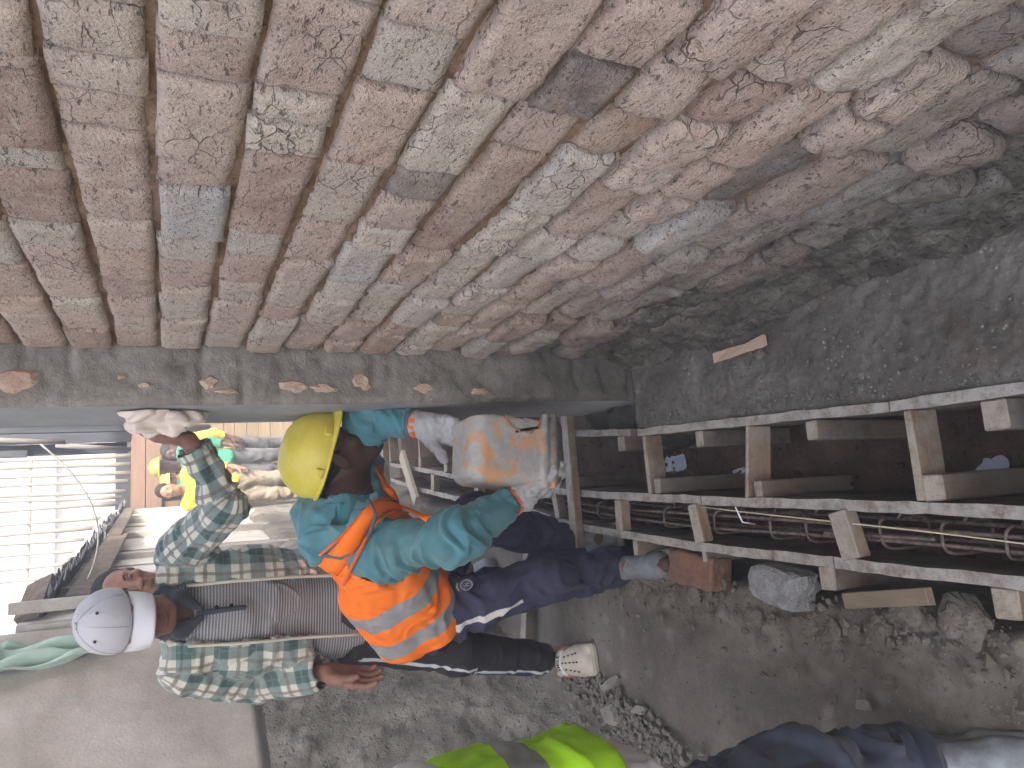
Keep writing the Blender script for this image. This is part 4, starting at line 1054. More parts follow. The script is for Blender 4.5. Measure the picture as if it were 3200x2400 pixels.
# polo of grey knit with dark collar and placket
S = SDF(.0055)
S.el(CH+np.array([0, -.010, -.01]), (.140, .104, .205), k=.05); S.bx(PEL+np.array([.012, -.01, .08]), (.152, .108, .22), None, .10, k=.06)
S.rc(SHL+np.array([-.03, 0, -.02]), SHR+np.array([.03, 0, -.02]), .045, k=.05); S.rc(NK-np.array([0, -.01, .05]), NK+np.array([0, 0, .0]), .066, .060, k=.03)
S.carve(NK+np.array([0, -.02, -.02]), hc+np.array([0, .0, -.06]), .054, .055, kind='rc'); S.carve(NK+np.array([0, -.075, -.055]), NK+np.array([0, -.085, .05]), .022, .055, kind='rc')
S.plane((0, 0, .865), (0, 0, -1))
TB = [((-.27, 2.60, .80), (-.235, 2.56, 1.45), .13, (0, -1, 0), True)]
cloth('knit_polo', S, TB, m_knit(), man, .006, 9, 3, 5)
M_COLL = m_cloth('dark_collar', (.035, .042, .055))
for s in (-1, 1):
    S = SDF(.004); a = NK+np.array([s*.062, .0, .012]); b = NK+np.array([s*.045, -.085, -.035]); c = NK+np.array([s*.012, -.105, -.085])
    S.chain([a, b, c], [.018, .022, .008], k=.015); S.rc(NK+np.array([s*.05, .05, .01]), a, .018, k=.01)
    cloth('collar', S, [(a, c, .02)], M_COLL, man, .002)
S = SDF(.004); S.rc(NK+np.array([.0, -.103, -.085]), NK+np.array([.004, -.128, -.20]), .009, .008); cloth('placket', S, TB, M_COLL, man, 0)
for z_ in (-.125, -.165): ball('button', NK+np.array([.012, -.122-.05*(-.125-z_), z_]), (.006, .005, .006), M_BLACKHOLE, man)
# open checked shirt worn as a jacket
PLAID = m_plaid()
S = SDF(.0055)
S.el(CH+np.array([0, .0, -.01]), (.182, .128, .225), k=.05); S.bx((-.258, 2.595, 1.04), (.188, .132, .30), None, .115, k=.05)
S.rc(SHL+np.array([0, .005, -.012]), SHR+np.array([0, .005, -.012]), .073, k=.05)
S.chain([SHL+np.array([0, 0, -.01]), ELL, WRL+.12*(ELL-WRL)], [.072, .060, .047], k=.035)
S.chain([SHR+np.array([0, 0, -.01]), ELR, WRR+.04*(ELR-WRR)], [.078, .066, .055], k=.03)
S.rc(NK+np.array([-.06, .02, .0]), NK+np.array([.06, .02, .0]), .038, k=.03)
S.carve((-.232, 2.35, 1.42), (.062, .20, .12), None, .02, kind='bx'); S.carve((-.240, 2.35, 1.08), (.080, .20, .40), rotm(0, 3, 0), .02, kind='bx')
S.carve((-.24, 2.59, 1.09), (.150, .100, .25), None, .06, kind='bx')
S.carve(NK+np.array([0, -.02, .02]), hc, .060, .070, kind='rc')
S.carve((-.27, 2.6, .765), (.4, .4, .125), rotm(0, 5, 0), .002, kind='bx')
cutend(S, WRL+.10*(ELL-WRL), WRL-ELL); cutend(S, WRR+.05*(ELR-WRR), WRR-ELR)
S.carve(WRL+.02*(ELL-WRL), WRL+.22*(ELL-WRL), .036, kind='rc'); S.carve(WRR-.1*(ELR-WRR), WRR+.16*(ELR-WRR), .040, kind='rc')
PB = [((-.27, 2.60, .60), (-.235, 2.57, 1.50), .16, (0, -1, 0), True), (SHL, ELL, .07, (0, -.3, 1)), (ELL, WRL, .058, (0, -.3, 1)), (SHR+np.array([-.015, 0, 0]), ELR, .07, (0, -1, 0)), (ELR, WRR, .058, (0, -1, 0))]
SHIRT = cloth('checked_shirt', S, PB, PLAID, man, .016, 15, 6, 3, extra=None)
# shirt fronts: turned edges with pale piping
g = G('cream_piping'); M_PIPE = m_cloth('cream_facing', (.46, .45, .38))
for pts in ([(-.153, 2.480, 1.385), (-.150, 2.446, 1.26), (-.155, 2.456, 1.10), (-.168, 2.462, .90)], [(-.312, 2.480, 1.385), (-.320, 2.446, 1.26), (-.326, 2.456, 1.10), (-.340, 2.462, .885)]):
    sv = np.zeros(len(SHIRT.data.vertices)*3); SHIRT.data.vertices.foreach_get('co', sv); sv = sv.reshape(-1, 3)
    pp = [np.array(p) for p in pts]; pp = [pp[0]+(pp[1]-pp[0])*t for t in np.linspace(0, 1, 5)][:-1]+[pp[1]+(pp[2]-pp[1])*t for t in np.linspace(0, 1, 6)][:-1]+[pp[2]+(pp[3]-pp[2])*t for t in np.linspace(0, 1, 6)]
    qq = []
    for p in pp:
        sgn = 1 if p[0] > -.24 else -1
        m = (np.abs(sv[:, 2]-p[2]) < .012) & (sv[:, 1] < 2.55) & (np.abs(sv[:, 0]-(p[0]+sgn*.008)) < .014)
        y_ = np.min(sv[m, 1]) if m.any() else p[1]
        qq.append(np.array([p[0]+sgn*.004, y_+.001, p[2]]))
    qa = np.array(qq); qa[1:-1, 1] = (qa[:-2, 1]+qa[1:-1, 1]+qa[2:, 1])/3
    tube('shirt_edge', list(qa), .0048, M_PIPE, man, 8)
# black track trousers, white stripe
g = G('black_track_cloth'); x, y, z = g.sep(g.attr('cuv'))
st = g.math('MULTIPLY', g.math('GREATER_THAN', x, .048), g.math('LESS_THAN', x, .062)); st = g.math('MULTIPLY', st, g.math('GREATER_THAN', z, .5))
blue = g.math('MULTIPLY', g.math('GREATER_THAN', x, .062), g.math('MULTIPLY', g.math('GREATER_THAN', z, 1.5), g.math('LESS_THAN', x, .12)))
n = g.noise(g.obj(), 10, 4, .6); c = g.mix(g.lin(n, .3, .7), (.022, .022, .025), (.038, .037, .040)); c = g.mix(blue, c, (.025, .045, .085)); c = g.mix(st, c, (.55, .58, .62))
M_TRACK = g.out(c, .85)
S = SDF(.006)
S.el(PEL+np.array([0, 0, .03]), (.155, .115, .14), k=.06)
for (h_, k_, a_) in ((HR_, KR, AR), (HL, KL, AL)):
    S.chain([h_, k_, a_+np.array([0, 0, .01])], [.092, .074, .060], k=.04); cutend(S, a_+np.array([0, 0, -.005]), a_-k_); S.carve(a_-np.array([0, 0, .05]), a_+np.array([0, 0, .03]), .048, kind='rc')
cloth('track_trousers', S, [(PEL, PEL+np.array([0, 0, .2]), .14), (HR_, KR, .08), (KR, AR, .062), (HL, KL, .08), (KL, AL, .062)], M_TRACK, man, .007, 11, 5, 9)
# cap
M_CAP = m_cloth('light_grey_cap_cloth', (.40, .41, .45), .1, 700, dirt=(.27, .27, .28)); M_BRIM = m_cloth('pale_grey_brim', (.52, .535, .57), .05)
R = frame(hf, hu)
def hx(x, y, z): return hc+R[:, 0]*x+R[:, 1]*y+R[:, 2]*z
S = SDF(.0035); S.el(hx(0, -.008, .047), (.089, .108, .092), R, k=.01); S.plane(hx(0, 0, .030), R[:, 2]*-1+R[:, 1]*.10)
cloth('cap_crown', S, [(hx(0, 0, 0), hx(0, 0, .1), .09)], M_CAP, man, .0012, 30, 20, 2)
P, Q, a, b = grid((0, 0, 0), (1, 0, 0), (0, 1, 0), 30, 14)
aa = (a-.5)*2; ww = .080*(1-.12*b**3); reach = .078*np.sqrt(np.clip(1-(np.abs(aa)*.92)**3.2, 0, 1))
x_ = aa*ww; y_ = .085-.055*aa**2+reach*b; z_ = .036-.012*b-.034*aa**2*(0.35+.65*b)-.014*b*b
V = hx(0, 0, 0)+np.outer(x_, R[:, 0])+np.outer(y_, R[:, 1])+np.outer(z_, R[:, 2])
o = arr_obj('cap_brim', V, Q, M_BRIM, man); md = o.modifiers.new('thick', 'SOLIDIFY'); md.thickness = .004; md.offset = 0
for a_ in (0, 60, -60):
    tube('cap_seam', [hx(0, -.008, 0)+Rz for Rz in [R[:, 0]*(.0895*math.sin(t)*math.sin(math.radians(a_)))+R[:, 1]*(.1085*math.sin(t)*math.cos(math.radians(a_)))+R[:, 2]*(.047+.0925*math.cos(t)) for t in np.linspace(.1, 1.55, 16)]], .0013, M_CAP, man, 6)
ball('cap_button', hx(0, -.008, .141), (.009, .009, .005), M_CAP, man, R)
for s in (-1, 1):
    q = hx(s*.037, .055, .115); ball('eyelet', q, (.0045, .0045, .004), M_COLL, man, R)
M_BEARD = m_flat('dark_stubble', (.05, .03, .024), .9, .3, 60)
S = SDF(.004); 
for s in (-1, 1): S.rc(hx(s*.071, -.012, .015), hx(s*.069, -.015, -.012), .014, .010, k=.01)
S.el(hx(0, -.05, .0), (.066, .055, .05), R, k=.02)
V, Q = S.mesh(); arr_obj('hair', V, Q, M_HAIR, man)
# clogs
M_CLOG = m_flat('cream_foam', (.50, .47, .39), .55, .08, 20, bump=.05); M_STRAPW = m_flat('white_strap', (.62, .64, .60), .5, .05, bump=.05)
M_ORST = m_flat('orange_brown_strap', (.42, .20, .12), .6, .1, bump=.05)
def clog(toe, heel, par, txt):
    toe = np.array(toe, float); heel = np.array(heel, float); f = nrm(np.array([toe[0]-heel[0], toe[1]-heel[1], 0])); Rc = frame(f, (0, 0, 1)); L = np.linalg.norm((toe-heel)[:2])
    def q(x, y, z): return np.array([heel[0], heel[1], 0])+Rc[:, 0]*x+Rc[:, 1]*y+np.array([0, 0, z])
    S = SDF(.0035)
    S.bx(q(0, L-.075, .022), (.056, .074, .022), Rc, .020, k=.02); S.bx(q(0, .075, .026), (.040, .078, .026), Rc, .020, k=.03)
    S.el(q(0, L-.085, .045), (.053, .080, .040), Rc, k=.015); S.el(q(0, L-.13, .060), (.046, .055, .042), Rc, k=.02); S.rc(q(-.034, .05, .055), q(.034, .05, .055), .018, k=.03)
    S.carve(q(0, .085, .10), q(0, .03, .085), .040, .036, kind='rc'); S.carve(q(0, .125, .14), q(0, .11, .10), .034, .030, kind='rc')
    V, Q = S.mesh(); N = vnormals(V, Q)
    V = V+N*(.0016*np.sin(V[:, 2]*2*math.pi/.011)*(V[:, 2] < .040)*(np.abs(N[:, 2]) < .6))[:, None]
    body = arr_obj('clog', V, Q, M_CLOG, par)
    surf = V
    def drop(x, y):
        d = surf-q(x, y, 0); m = (d @ Rc[:, 0])**2+(d @ Rc[:, 1])**2; i = np.argsort(m)[:24]; return surf[i][:, 2].max()
    for row, x0, n, x1 in ((0, -.022, 4, -.030), (1, .000, 5, .001), (2, .024, 4, .036)):
        for k in range(n):
            y = L-.115+k*.0185+(0 if n == 5 else .010); x = x0+(x1-x0)*k/max(n-1, 1); z_ = drop(x, y)
            ball('vent_hole', q(x, y, z_-.0005), (.0032, .0072, .0028), M_BLACKHOLE, body, Rc)
    arc = [q(.055*math.sin(t), L-.145+.006*math.cos(t), .050+.055*math.cos(t)) for t in np.linspace(-1.45, 1.45, 28)]
    for (i0, i1, mm) in ((5, 23, M_STRAPW), (0, 5, M_ORST), (22, 27, M_ORST)):
        Vs = []; Fs = []
        for k, p in enumerate(arc[i0:i1+1]):
            for dy in (-.013, .013): Vs.append(p+Rc[:, 1]*dy-np.array([0, 0, dy*.35]))
        for k in range(i1-i0): Fs.append((2*k, 2*k+1, 2*k+3, 2*k+2))
        o = mesh_obj('strap', Vs, Fs, mm, par, smooth=True); md = o.modifiers.new('thick', 'SOLIDIFY'); md.thickness = .004; md.offset = 0
    if txt:
        cu = bpy.data.curves.new('t', 'FONT'); cu.body = txt; cu.size = .021; cu.align_x = 'CENTER'; cu.align_y = 'CENTER'; cu.extrude = 0; cu.offset = .0004; cu.space_character = 1.08
        ot = bpy.data.objects.new('t', cu); COL.objects.link(ot); me = bpy.data.meshes.new_from_object(ot.evaluated_get(bpy.context.evaluated_depsgraph_get())); bpy.data.objects.remove(ot)
        Vt = np.array([v.co[:] for v in me.vertices]); Ft = [tuple(p.vertices) for p in me.polygons]
        t_ = Vt[:, 0]/.055; y_ = Vt[:, 1]
        # the wearer's clog is read from the viewer's side
        Vn = np.stack([q(-.0578*math.sin(t), L-.145+.006*math.cos(t)-yy, .0505+.0578*math.cos(t)+yy*.35) for t, yy in zip(t_, y_)])
        mesh_obj('strap_lettering', Vn, Ft, M_BLACKHOLE, par)
clog((-.555, 2.555, 0), (-.60, 2.825, 0), man, 'SMILE')
clog((AL[0]+.04, AL[1]-.20, 0), (AL[0]-.005, AL[1]+.06, 0), man, None)
# crumpled cloth in his raised hand
S = SDF(.004)
rq = random.Random(3)
cc = at(345, 908, 2.22)
for k in range(20):
    t = (k+.5)/20; c = at(282+140*t, 903+rq.uniform(-18, 16), 2.20+rq.uniform(-.035, .03))
    S.el(c, (rq.uniform(.010, .014), rq.uniform(.022, .036), rq.uniform(.028, .046)), rotm(rq.uniform(-60, 60), rq.uniform(-60, 60), rq.uniform(0, 180)), k=.007)
S.rc(at(300, 902, 2.2), at(400, 905, 2.2), .022, .024, k=.01)
V, Q = S.mesh(); V = relax(V, Q, 1, .5); N = vnormals(V, Q); V = V+N*(.006*(1-2.2*np.abs(fbm(V*np.array([1.5, 1, .7]), 26, 2, 4))))[:, None]; V[:, 0] = np.minimum(V[:, 0], PX-.002)
tag(arr_obj('crumpled_cloth', V, Q, m_cloth('off_white_rag', (.64, .57, .50), .12, dirt=(.40, .32, .26))), 'crumpled off-white rag held against the side of the pier', 'rag')
# pale slat lying across the far formwork
A = at(868, 981, 4.2); A = atz(868, 981, .14); B = atz(900, 1083, .14)
tag(beam('pale_timber_piece', A, B, .075, .022, m_wood('fresh_slat', (.40, .36, .28), (.58, .54, .44), 'X'), None), 'fresh pale slat lying askew across the far end of the formwork', 'slat')
# ================================================================== the man bending over with the can
wk = empty('person', (-.2, 2.3, 0), 'bending man in an orange vest and yellow hard hat tipping out a cut can', 'person')
PEL = np.array([-.285, 2.43, .71]); NK = at(748, 1108, 2.25)
A_ = nrm(NK-PEL); W_ = nrm((.72, .69, 0)); W_ = nrm(W_-A_*(W_ @ A_)); F_ = np.cross(W_, A_); RB = np.stack([W_, F_, A_], 1)
def tb(x, y, z): return PEL+W_*x+F_*y+A_*z
hc = at(728, 990, 2.30); hf = nrm((.93, -.10, -.42)); hu = nrm((.40, -.02, .92))
SN_ = np.array([-.090, 2.14, .900]); SF_ = np.array([.170, 2.44, .895])
EN = at(985, 1163, 1.965); WN = at(1112, 1080, 2.02)
EF = at(795, 905, 2.27); WF = at(908, 917, 2.17)
HN = np.array([-.305, 2.36, .69]); HF = np.array([-.20, 2.47, .69])
KN = at(1180, 1248, 2.20); AN = at(1372, 1222, 2.26)
KF = at(1035, 1118, 2.32); AF = at(1255, 1176, 2.50)
S = SDF(.0045)
hp = head(S, hc, hf, hu, .98)
S.rc(NK, hc-hu*.05-hf*.02, .062, .056, k=.03)
S.el(tb(0, 0, .30), (.135, .085, .19), RB, k=.05); S.el(tb(0, 0, .05), (.13, .09, .15), RB, k=.05); S.rc(SN_, SF_, .045, k=.05)
S.chain([SN_, EN, WN], [.044, .036, .026], k=.03).chain([SF_, EF, WF], [.044, .036, .026], k=.03)
S.chain([HN, KN, AN], [.07, .05, .034], k=.03).chain([HF, KF, AF], [.07, .05, .034], k=.03)
TN = atz(1455, 1218, .03); foot(S, AN, TN, .04); foot(S, AF, AF+np.array([.03, -.16, -.03]), .05)
V, Q = S.mesh(); V = relax(V, Q, 1, .4); arr_obj('body', V, Q, SK_DARK, wk)
for s in (-1, 1):
    e = ball('eye', hp(s*.031, .0775, .012), (.0115, .0105, .0095), M_EYE, wk, frame(hf, hu)); ball('iris', hp(s*.031, .0855, .010), (.005, .004, .005), M_IRIS, e)
S = SDF(.004); Rh = frame(hf, hu); S.el(hp(0, -.022, .028), (.0775, .086, .074), Rh, k=.01); S.plane(hp(0, .0, -.035), -hu+hf*.3); S.plane(hp(0, .045, 0), hf)
V, Q = S.mesh(); V = V+vnormals(V, Q)*(.003*fbm(V, 120, 2))[:, None]; arr_obj('hair', V, Q, M_HAIR, wk)
# teal sweatshirt with hood
g = G('teal_sweatshirt'); P = g.obj(); n = g.noise(P, 8, 5, .65)
c = g.mix(g.lin(n, .32, .7), (.062, .195, .24), (.098, .275, .325))
d = g.lin(g.noise(g.vadd(P, (2., 7., 1.)), 6, 5, .7), .48, .66); c = g.mix(g.math('MULTIPLY', d, .55), c, (.12, .165, .155))
g.b.inputs['Sheen Weight'].default_value = .2
M_TEAL = g.out(c, .95, g.bump(g.noise(P, 300, 2, .6), .15, .001))
S = SDF(.005)
S.el(tb(0, 0, .32), (.160, .108, .20), RB, k=.05); S.el(tb(0, 0, .10), (.150, .112, .19), RB, k=.06); S.rc(SN_+A_*-.01, SF_+A_*-.01, .072, k=.05)
S.chain([SN_, EN, WN+.10*(EN-WN)], [.080, .066, .046], k=.045).chain([SF_, EF, WF+.22*(EF-WF)], [.076, .064, .046], k=.04)
cutend(S, WN+.10*(EN-WN), WN-EN); cutend(S, WF+.20*(EF-WF), WF-EF)
S.carve(WN-.1*(EN-WN), WN+.25*(EN-WN), .034, kind='rc'); S.carve(WF-.1*(EF-WF), WF+.35*(EF-WF), .034, kind='rc')
S.carve(NK+hu*.0, hc, .060, .07, kind='rc')
WB = [(PEL, NK+A_*.1, .14, F_), (SN_, EN, .07), (EN, WN, .055), (SF_, EF, .07), (EF, WF, .055)]
SWT = cloth('sweatshirt', S, WB, M_TEAL, wk, .0145, 27, 4.5, 31)
S = SDF(.005)
hd = [at(812, 1062, 2.12), at(795, 1118, 2.11), at(745, 1165, 2.16), at(690, 1165, 2.24), at(668, 1110, 2.32), at(690, 1045, 2.38)]
S.chain(hd, [.022, .040, .052, .056, .050, .035], k=.03)
S.chain([at(765, 1105, 2.18), at(700, 1120, 2.25), at(690, 1075, 2.32)], [.035, .045, .035], k=.03)
S.el(at(715, 1195, 2.22), (.05, .045, .055), None, k=.05)
S.carve(NK+hu*.01, hc-hu*.03, .058, .075, kind='rc')
HOOD = cloth('hood', S, [(hd[1], hd[2], .05), (hd[2], hd[3], .05), (hd[3], hd[4], .05)], M_TEAL, wk, .022, 9, 11, 35)
M_SEAM = m_cloth('grey_binding', (.10, .12, .14))
pp = [at(795, 1078, 2.07), at(812, 1112, 2.055), at(800, 1150, 2.065), at(775, 1182, 2.10), at(738, 1205, 2.14), at(700, 1200, 2.19)]
tube('hood_binding', [p for p in pp], .006, M_SEAM, wk, 8)
# knitted cuffs and bare wrist of the far arm, gloves with orange cuffs
for (e, w, f0) in ((EN, WN, .10), (EF, WF, .22)):
    S = SDF(.004); S.rc(w+f0*(e-w)*1.25, w+f0*(e-w)*.7, .043, .041); S.carve(w+(e-w)*.4, w-(e-w)*.1, .033, kind='rc'); cutend(S, w+f0*.62*(e-w), w-e); cloth('cuff', S, [(e, w, .04)], M_SEAM, wk, .003, 6, 60, 4)
M_GLOVE = m_cloth('grey_work_glove', (.36, .37, .39), .15, 500, dirt=(.15, .15, .15)); M_OCUFF = m_cloth('orange_glove_cuff', (.60, .17, .045))
def glove(w, e, d, n, side, curl, **kw):
    S = SDF(.0038); hand(S, w, d, n, side, curl, 1.12, **kw)
    S.rc(w-nrm(d)*.012, w+nrm(d)*.03, .036, .036, k=.015)
    V, Q = S.mesh(); N = vnormals(V, Q); V = V+N*(.0035+.0045*fbm(V, 55, 2, 3)+.002*np.sin(fbm(V, 20, 2, 8)*14))[:, None]
    o = arr_obj('glove', V, Q, M_GLOVE, wk)
    S = SDF(.0035); q = nrm(e-w); S.rc(w+q*.008, w+q*.020, .042, .042); cutend(S, w+q*.024, q); cutend(S, w+q*.004, -q)
    cloth('glove_cuff', S, [(w, e, .04)], M_OCUFF, o, .002, 20, 60)
glove(WN, EN, nrm(at(1205, 1040, 1.965)-WN), nrm((.9, .45, .0)), -1, (.25, .45, .4), thumb=(.7, .35, .6))
glove(WF, EF, nrm(at(1010, 938, 2.10)-WF), nrm((-.45, -.75, -.2)), 1, (.35, .6, .4), thumb=(.7, .45, .5))
# orange vest with grey bands
M_OVEST = m_vest('orange_safety_vest', (.92, .20, .022), [(.030, .085), (.150, .208)])
S = SDF(.005)
S.el(tb(0, -.004, .32), (.176, .130, .205), RB, k=.05); S.bx(tb(0, -.008, .11), (.188, .150, .20), RB, .115, k=.06)
S.rc(SN_+A_*.0, SF_+A_*.0, .082, k=.05)
S.carve(SN_+A_*.02+W_*-.005, EN, .086, .09, kind='rc'); S.carve(SF_+A_*.02+W_*.005, EF, .083, .09, kind='rc')
S.carve(SN_-A_*.06+W_*-.05+F_*.02, SN_-A_*.09+W_*-.09, .058, kind='rc'); S.carve(SF_-A_*.06+W_*.05+F_*.02, SF_-A_*.09+W_*.09, .058, kind='rc')
S.carve(NK-W_*.01, hc, .125, .12, kind='rc'); S.carve(NK-A_*.02-F_*.06, NK+A_*.1-F_*.10, .085, .1, kind='rc')
S.carve(NK+F_*.09-A_*.0, NK+F_*.13-A_*.14, .055, .02, kind='rc')
S.plane(PEL-A_*.025, -A_)
S.carve(tb(0, 0, -.06), (.150, .112, .10), RB, .05, kind='bx')
VST = cloth('safety_vest', S, [(PEL, NK, .17, F_)], M_OVEST, wk, .0115, 6, 9, 47)
M_OBIND = m_cloth('orange_binding', (.75, .14, .02))
ring = []
for t in np.linspace(0, 2*math.pi, 36):
    ring.append(SN_-A_*.025+W_*-.022+A_*.103*math.cos(t)*1.0+F_*.095*math.sin(t)+W_*(.035*math.cos(t)+.012))
def drape(px, objs, lift=.004):
    """points of the garments that lie under a line drawn on the photograph, with their normals"""
    VV = []; NN = []
    for o in objs:
        v = np.zeros(len(o.data.vertices)*3); o.data.vertices.foreach_get('co', v); v = v.reshape(-1, 3); q = np.zeros(len(o.data.polygons)*4, dtype=np.int32); o.data.polygons.foreach_get('vertices', q)
        VV.append(v); NN.append(vnormals(v, q.reshape(-1, 4)))
    VV = np.concatenate(VV); NN = np.concatenate(NN); out = []
    for (x, y) in px:
        rd = nrm(ray(x, y)); t = (VV-cC) @ rd; off = np.linalg.norm(VV-cC-t[:, None]*rd, axis=1); m = (off < .009) & (NN @ rd < .2)
        if not m.any(): continue
        i = np.argsort(t[m])[:12]; n = nrm(NN[m][i].mean(0)); out.append((cC+rd*(t[m][i].mean()-lift), n))
    return out
def dense(px, n=6):
    r = []
    for a, b in zip(px[:-1], px[1:]):
        for t in np.linspace(0, 1, n, endpoint=False): r.append((a[0]+(b[0]-a[0])*t, a[1]+(b[1]-a[1])*t))
    return r+[px[-1]]
def ribbon(name, pts, w0, w1, mat, par, thick=.004):
    P_ = np.array([p for p, n in pts]); N_ = np.array([n for p, n in pts])
    for _ in range(3): P_[1:-1] = (P_[:-2]+2*P_[1:-1]+P_[2:])/4; N_[1:-1] = (N_[:-2]+N_[1:-1]+N_[2:])/3
    V = []; F = []
    for i in range(len(P_)):
        t = nrm(P_[min(i+1, len(P_)-1)]-P_[max(i-1, 0)]); s = nrm(np.cross(t, N_[i])); w = w0+(w1-w0)*i/(len(P_)-1)
        for e in (-.5, 0, .5): V.append(P_[i]+s*w*e+nrm(N_[i])*(.004 if e == 0 else 0))
    for i in range(len(P_)-1):
        for e in (0, 1): F.append((3*i+e, 3*i+e+1, 3*i+4+e, 3*i+3+e))
    o = mesh_obj(name, V, F, mat, par, smooth=True); md = o.modifiers.new('thick', 'SOLIDIFY'); md.thickness = thick; md.offset = 0
    return o
M_ORSTRAP = m_vest('orange_strap', (.92, .20, .022), [])
ribbon('vest_strap', drape(dense([(708, 1232), (742, 1192), (776, 1143), (806, 1102), (838, 1088), (880, 1098), (925, 1120)]), [SWT, HOOD, VST], .008), .062, .022, M_ORSTRAP, wk, .005)
for line, w in (([(690, 1200), (738, 1160), (790, 1100), (815, 1078), (850, 1078)], .006), ([(742, 1262), (765, 1215), (790, 1165), (812, 1128), (840, 1105), (880, 1108)], .007),):
    ribbon('vest_binding', drape(dense(line), [SWT, HOOD, VST], .012), w, w, M_OBIND, wk, .004)
# navy track trousers
g = G('navy_track_cloth'); x, y, z = g.sep(g.attr('cuv')); P = g.obj()
n = g.noise(P, 9, 4, .6); c = g.mix(g.lin(n, .3, .7), (.030, .032, .062), (.052, .054, .098))
d = g.lin(g.noise(g.vadd(P, (1., 2., 3.)), 9, 5, .7), .56, .7); c = g.mix(g.math('MULTIPLY', d, .35), c, (.13, .13, .15))
wd = g.lin(y, -.02, .29, .016, .009)
st = g.math('MULTIPLY', g.math('LESS_THAN', g.math('ABSOLUTE', g.math('SUBTRACT', x, g.lin(y, 0, .3, .060, .050))), wd), g.math('MULTIPLY', g.math('MULTIPLY', g.math('GREATER_THAN', y, .045), g.math('LESS_THAN', y, .285)), g.math('LESS_THAN', g.math('ABSOLUTE', g.math('SUBTRACT', z, 1.0)), .5)))
c = g.mix(st, c, (.56, .56, .54)); M_NAVY = g.out(c, .85, g.bump(g.noise(P, 300, 2, .6), .1, .001))
S = SDF(.0055)
S.el(tb(0, -.01, .02), (.155, .120, .15), RB, k=.06)
S.chain([HN, KN, AN+np.array([0, 0, .04])], [.098, .075, .062], k=.04); S.chain([HF, KF, AF+np.array([0, 0, .02])], [.096, .075, .060], k=.04)
for (k_, a_) in ((KN, AN), (KF, AF)):
    cutend(S, a_+np.array([0, 0, .015]), a_-k_); S.carve(a_-np.array([0, 0, .04]), a_+np.array([0, 0, .05]), .050, kind='rc')
TRO = cloth('track_trousers', S, [(PEL, PEL+A_*.1, .14, F_), (HN, KN, .10), (KN, AN, .07), (HF, KF, .10), (KF, AF, .07)], M_NAVY, wk, .016, 13, 6, 55)
# round crest on the thigh
vco = np.zeros(len(TRO.data.vertices)*3); TRO.data.vertices.foreach_get('co', vco); vco = vco.reshape(-1, 3)
rd = nrm(ray(1008, 1266)); tt = (vco-cC) @ rd; off = np.linalg.norm(vco-cC-tt[:, None]*rd, axis=1); near = off < .03
tq = np.zeros(len(TRO.data.polygons)*4, dtype=np.int32); TRO.data.polygons.foreach_get('vertices', tq); tn = vnormals(vco, tq.reshape(-1, 4)); near &= (tn @ rd) < -.3; sel = np.argsort(tt[near])[:120]; nn = nrm(tn[near][sel].mean(0)); c0 = cC+rd*(tt[near][sel].mean()); c0 = c0+nn*(((vco[near][sel]-c0) @ nn).max()-.003)
ax_dn = nrm(KN-HN); ax_dn = nrm(ax_dn-nn*(ax_dn @ nn)); ax_r = np.cross(nn, ax_dn)*-1
M_CREST = m_cloth('grey_print', (.42, .43, .47), .05)
parts = []
def ringq(cx, cy, r0, r1, n=28, a0=0, a1=2*math.pi):
    V = []; F = []
    for k in range(n+1):
        t = a0+(a1-a0)*k/n
        for r in (r0, r1): V.append(c0+ax_r*(cx+r*math.sin(t))+ax_dn*(cy-r*math.cos(t))+nn*.007)
    for k in range(n): F.append((2*k, 2*k+1, 2*k+3, 2*k+2))
    return V, F
parts.append(ringq(0, 0, .0165, .0195)); parts.append(ringq(0, 0, .0132, .0142))
for k in range(5): parts.append(ringq((k-2)*.006, -.024-.004*math.cos((k-2)*.5), 0.0, .0032, 10))
parts.append(ringq(0, -.020, .009, .0125, 10, -1.1, 1.1))
for (x0, y0, x1, y1, w) in ((-.010, .006, .009, -.008, .0024), (-.006, .010, .011, -.002, .0016), (-.008, -.006, -.002, .010, .0018), (0, -.011, .004, .010, .0018), (-.004, -.010, .008, .006, .0014)):
    d_ = np.array([x1-x0, y1-y0]); d_ /= np.linalg.norm(d_); s_ = np.array([-d_[1], d_[0]])*w/2
    parts.append(([c0+ax_r*(a+sx)+ax_dn*(b+sy)+nn*.007 for a, b, sx, sy in ((x0, y0, s_[0], s_[1]), (x0, y0, -s_[0], -s_[1]), (x1, y1, -s_[0], -s_[1]), (x1, y1, s_[0], s_[1]))], [(0, 1, 2, 3)]))
V, F = join_data(parts); mesh_obj('crest_print', V, F, M_CREST, wk)
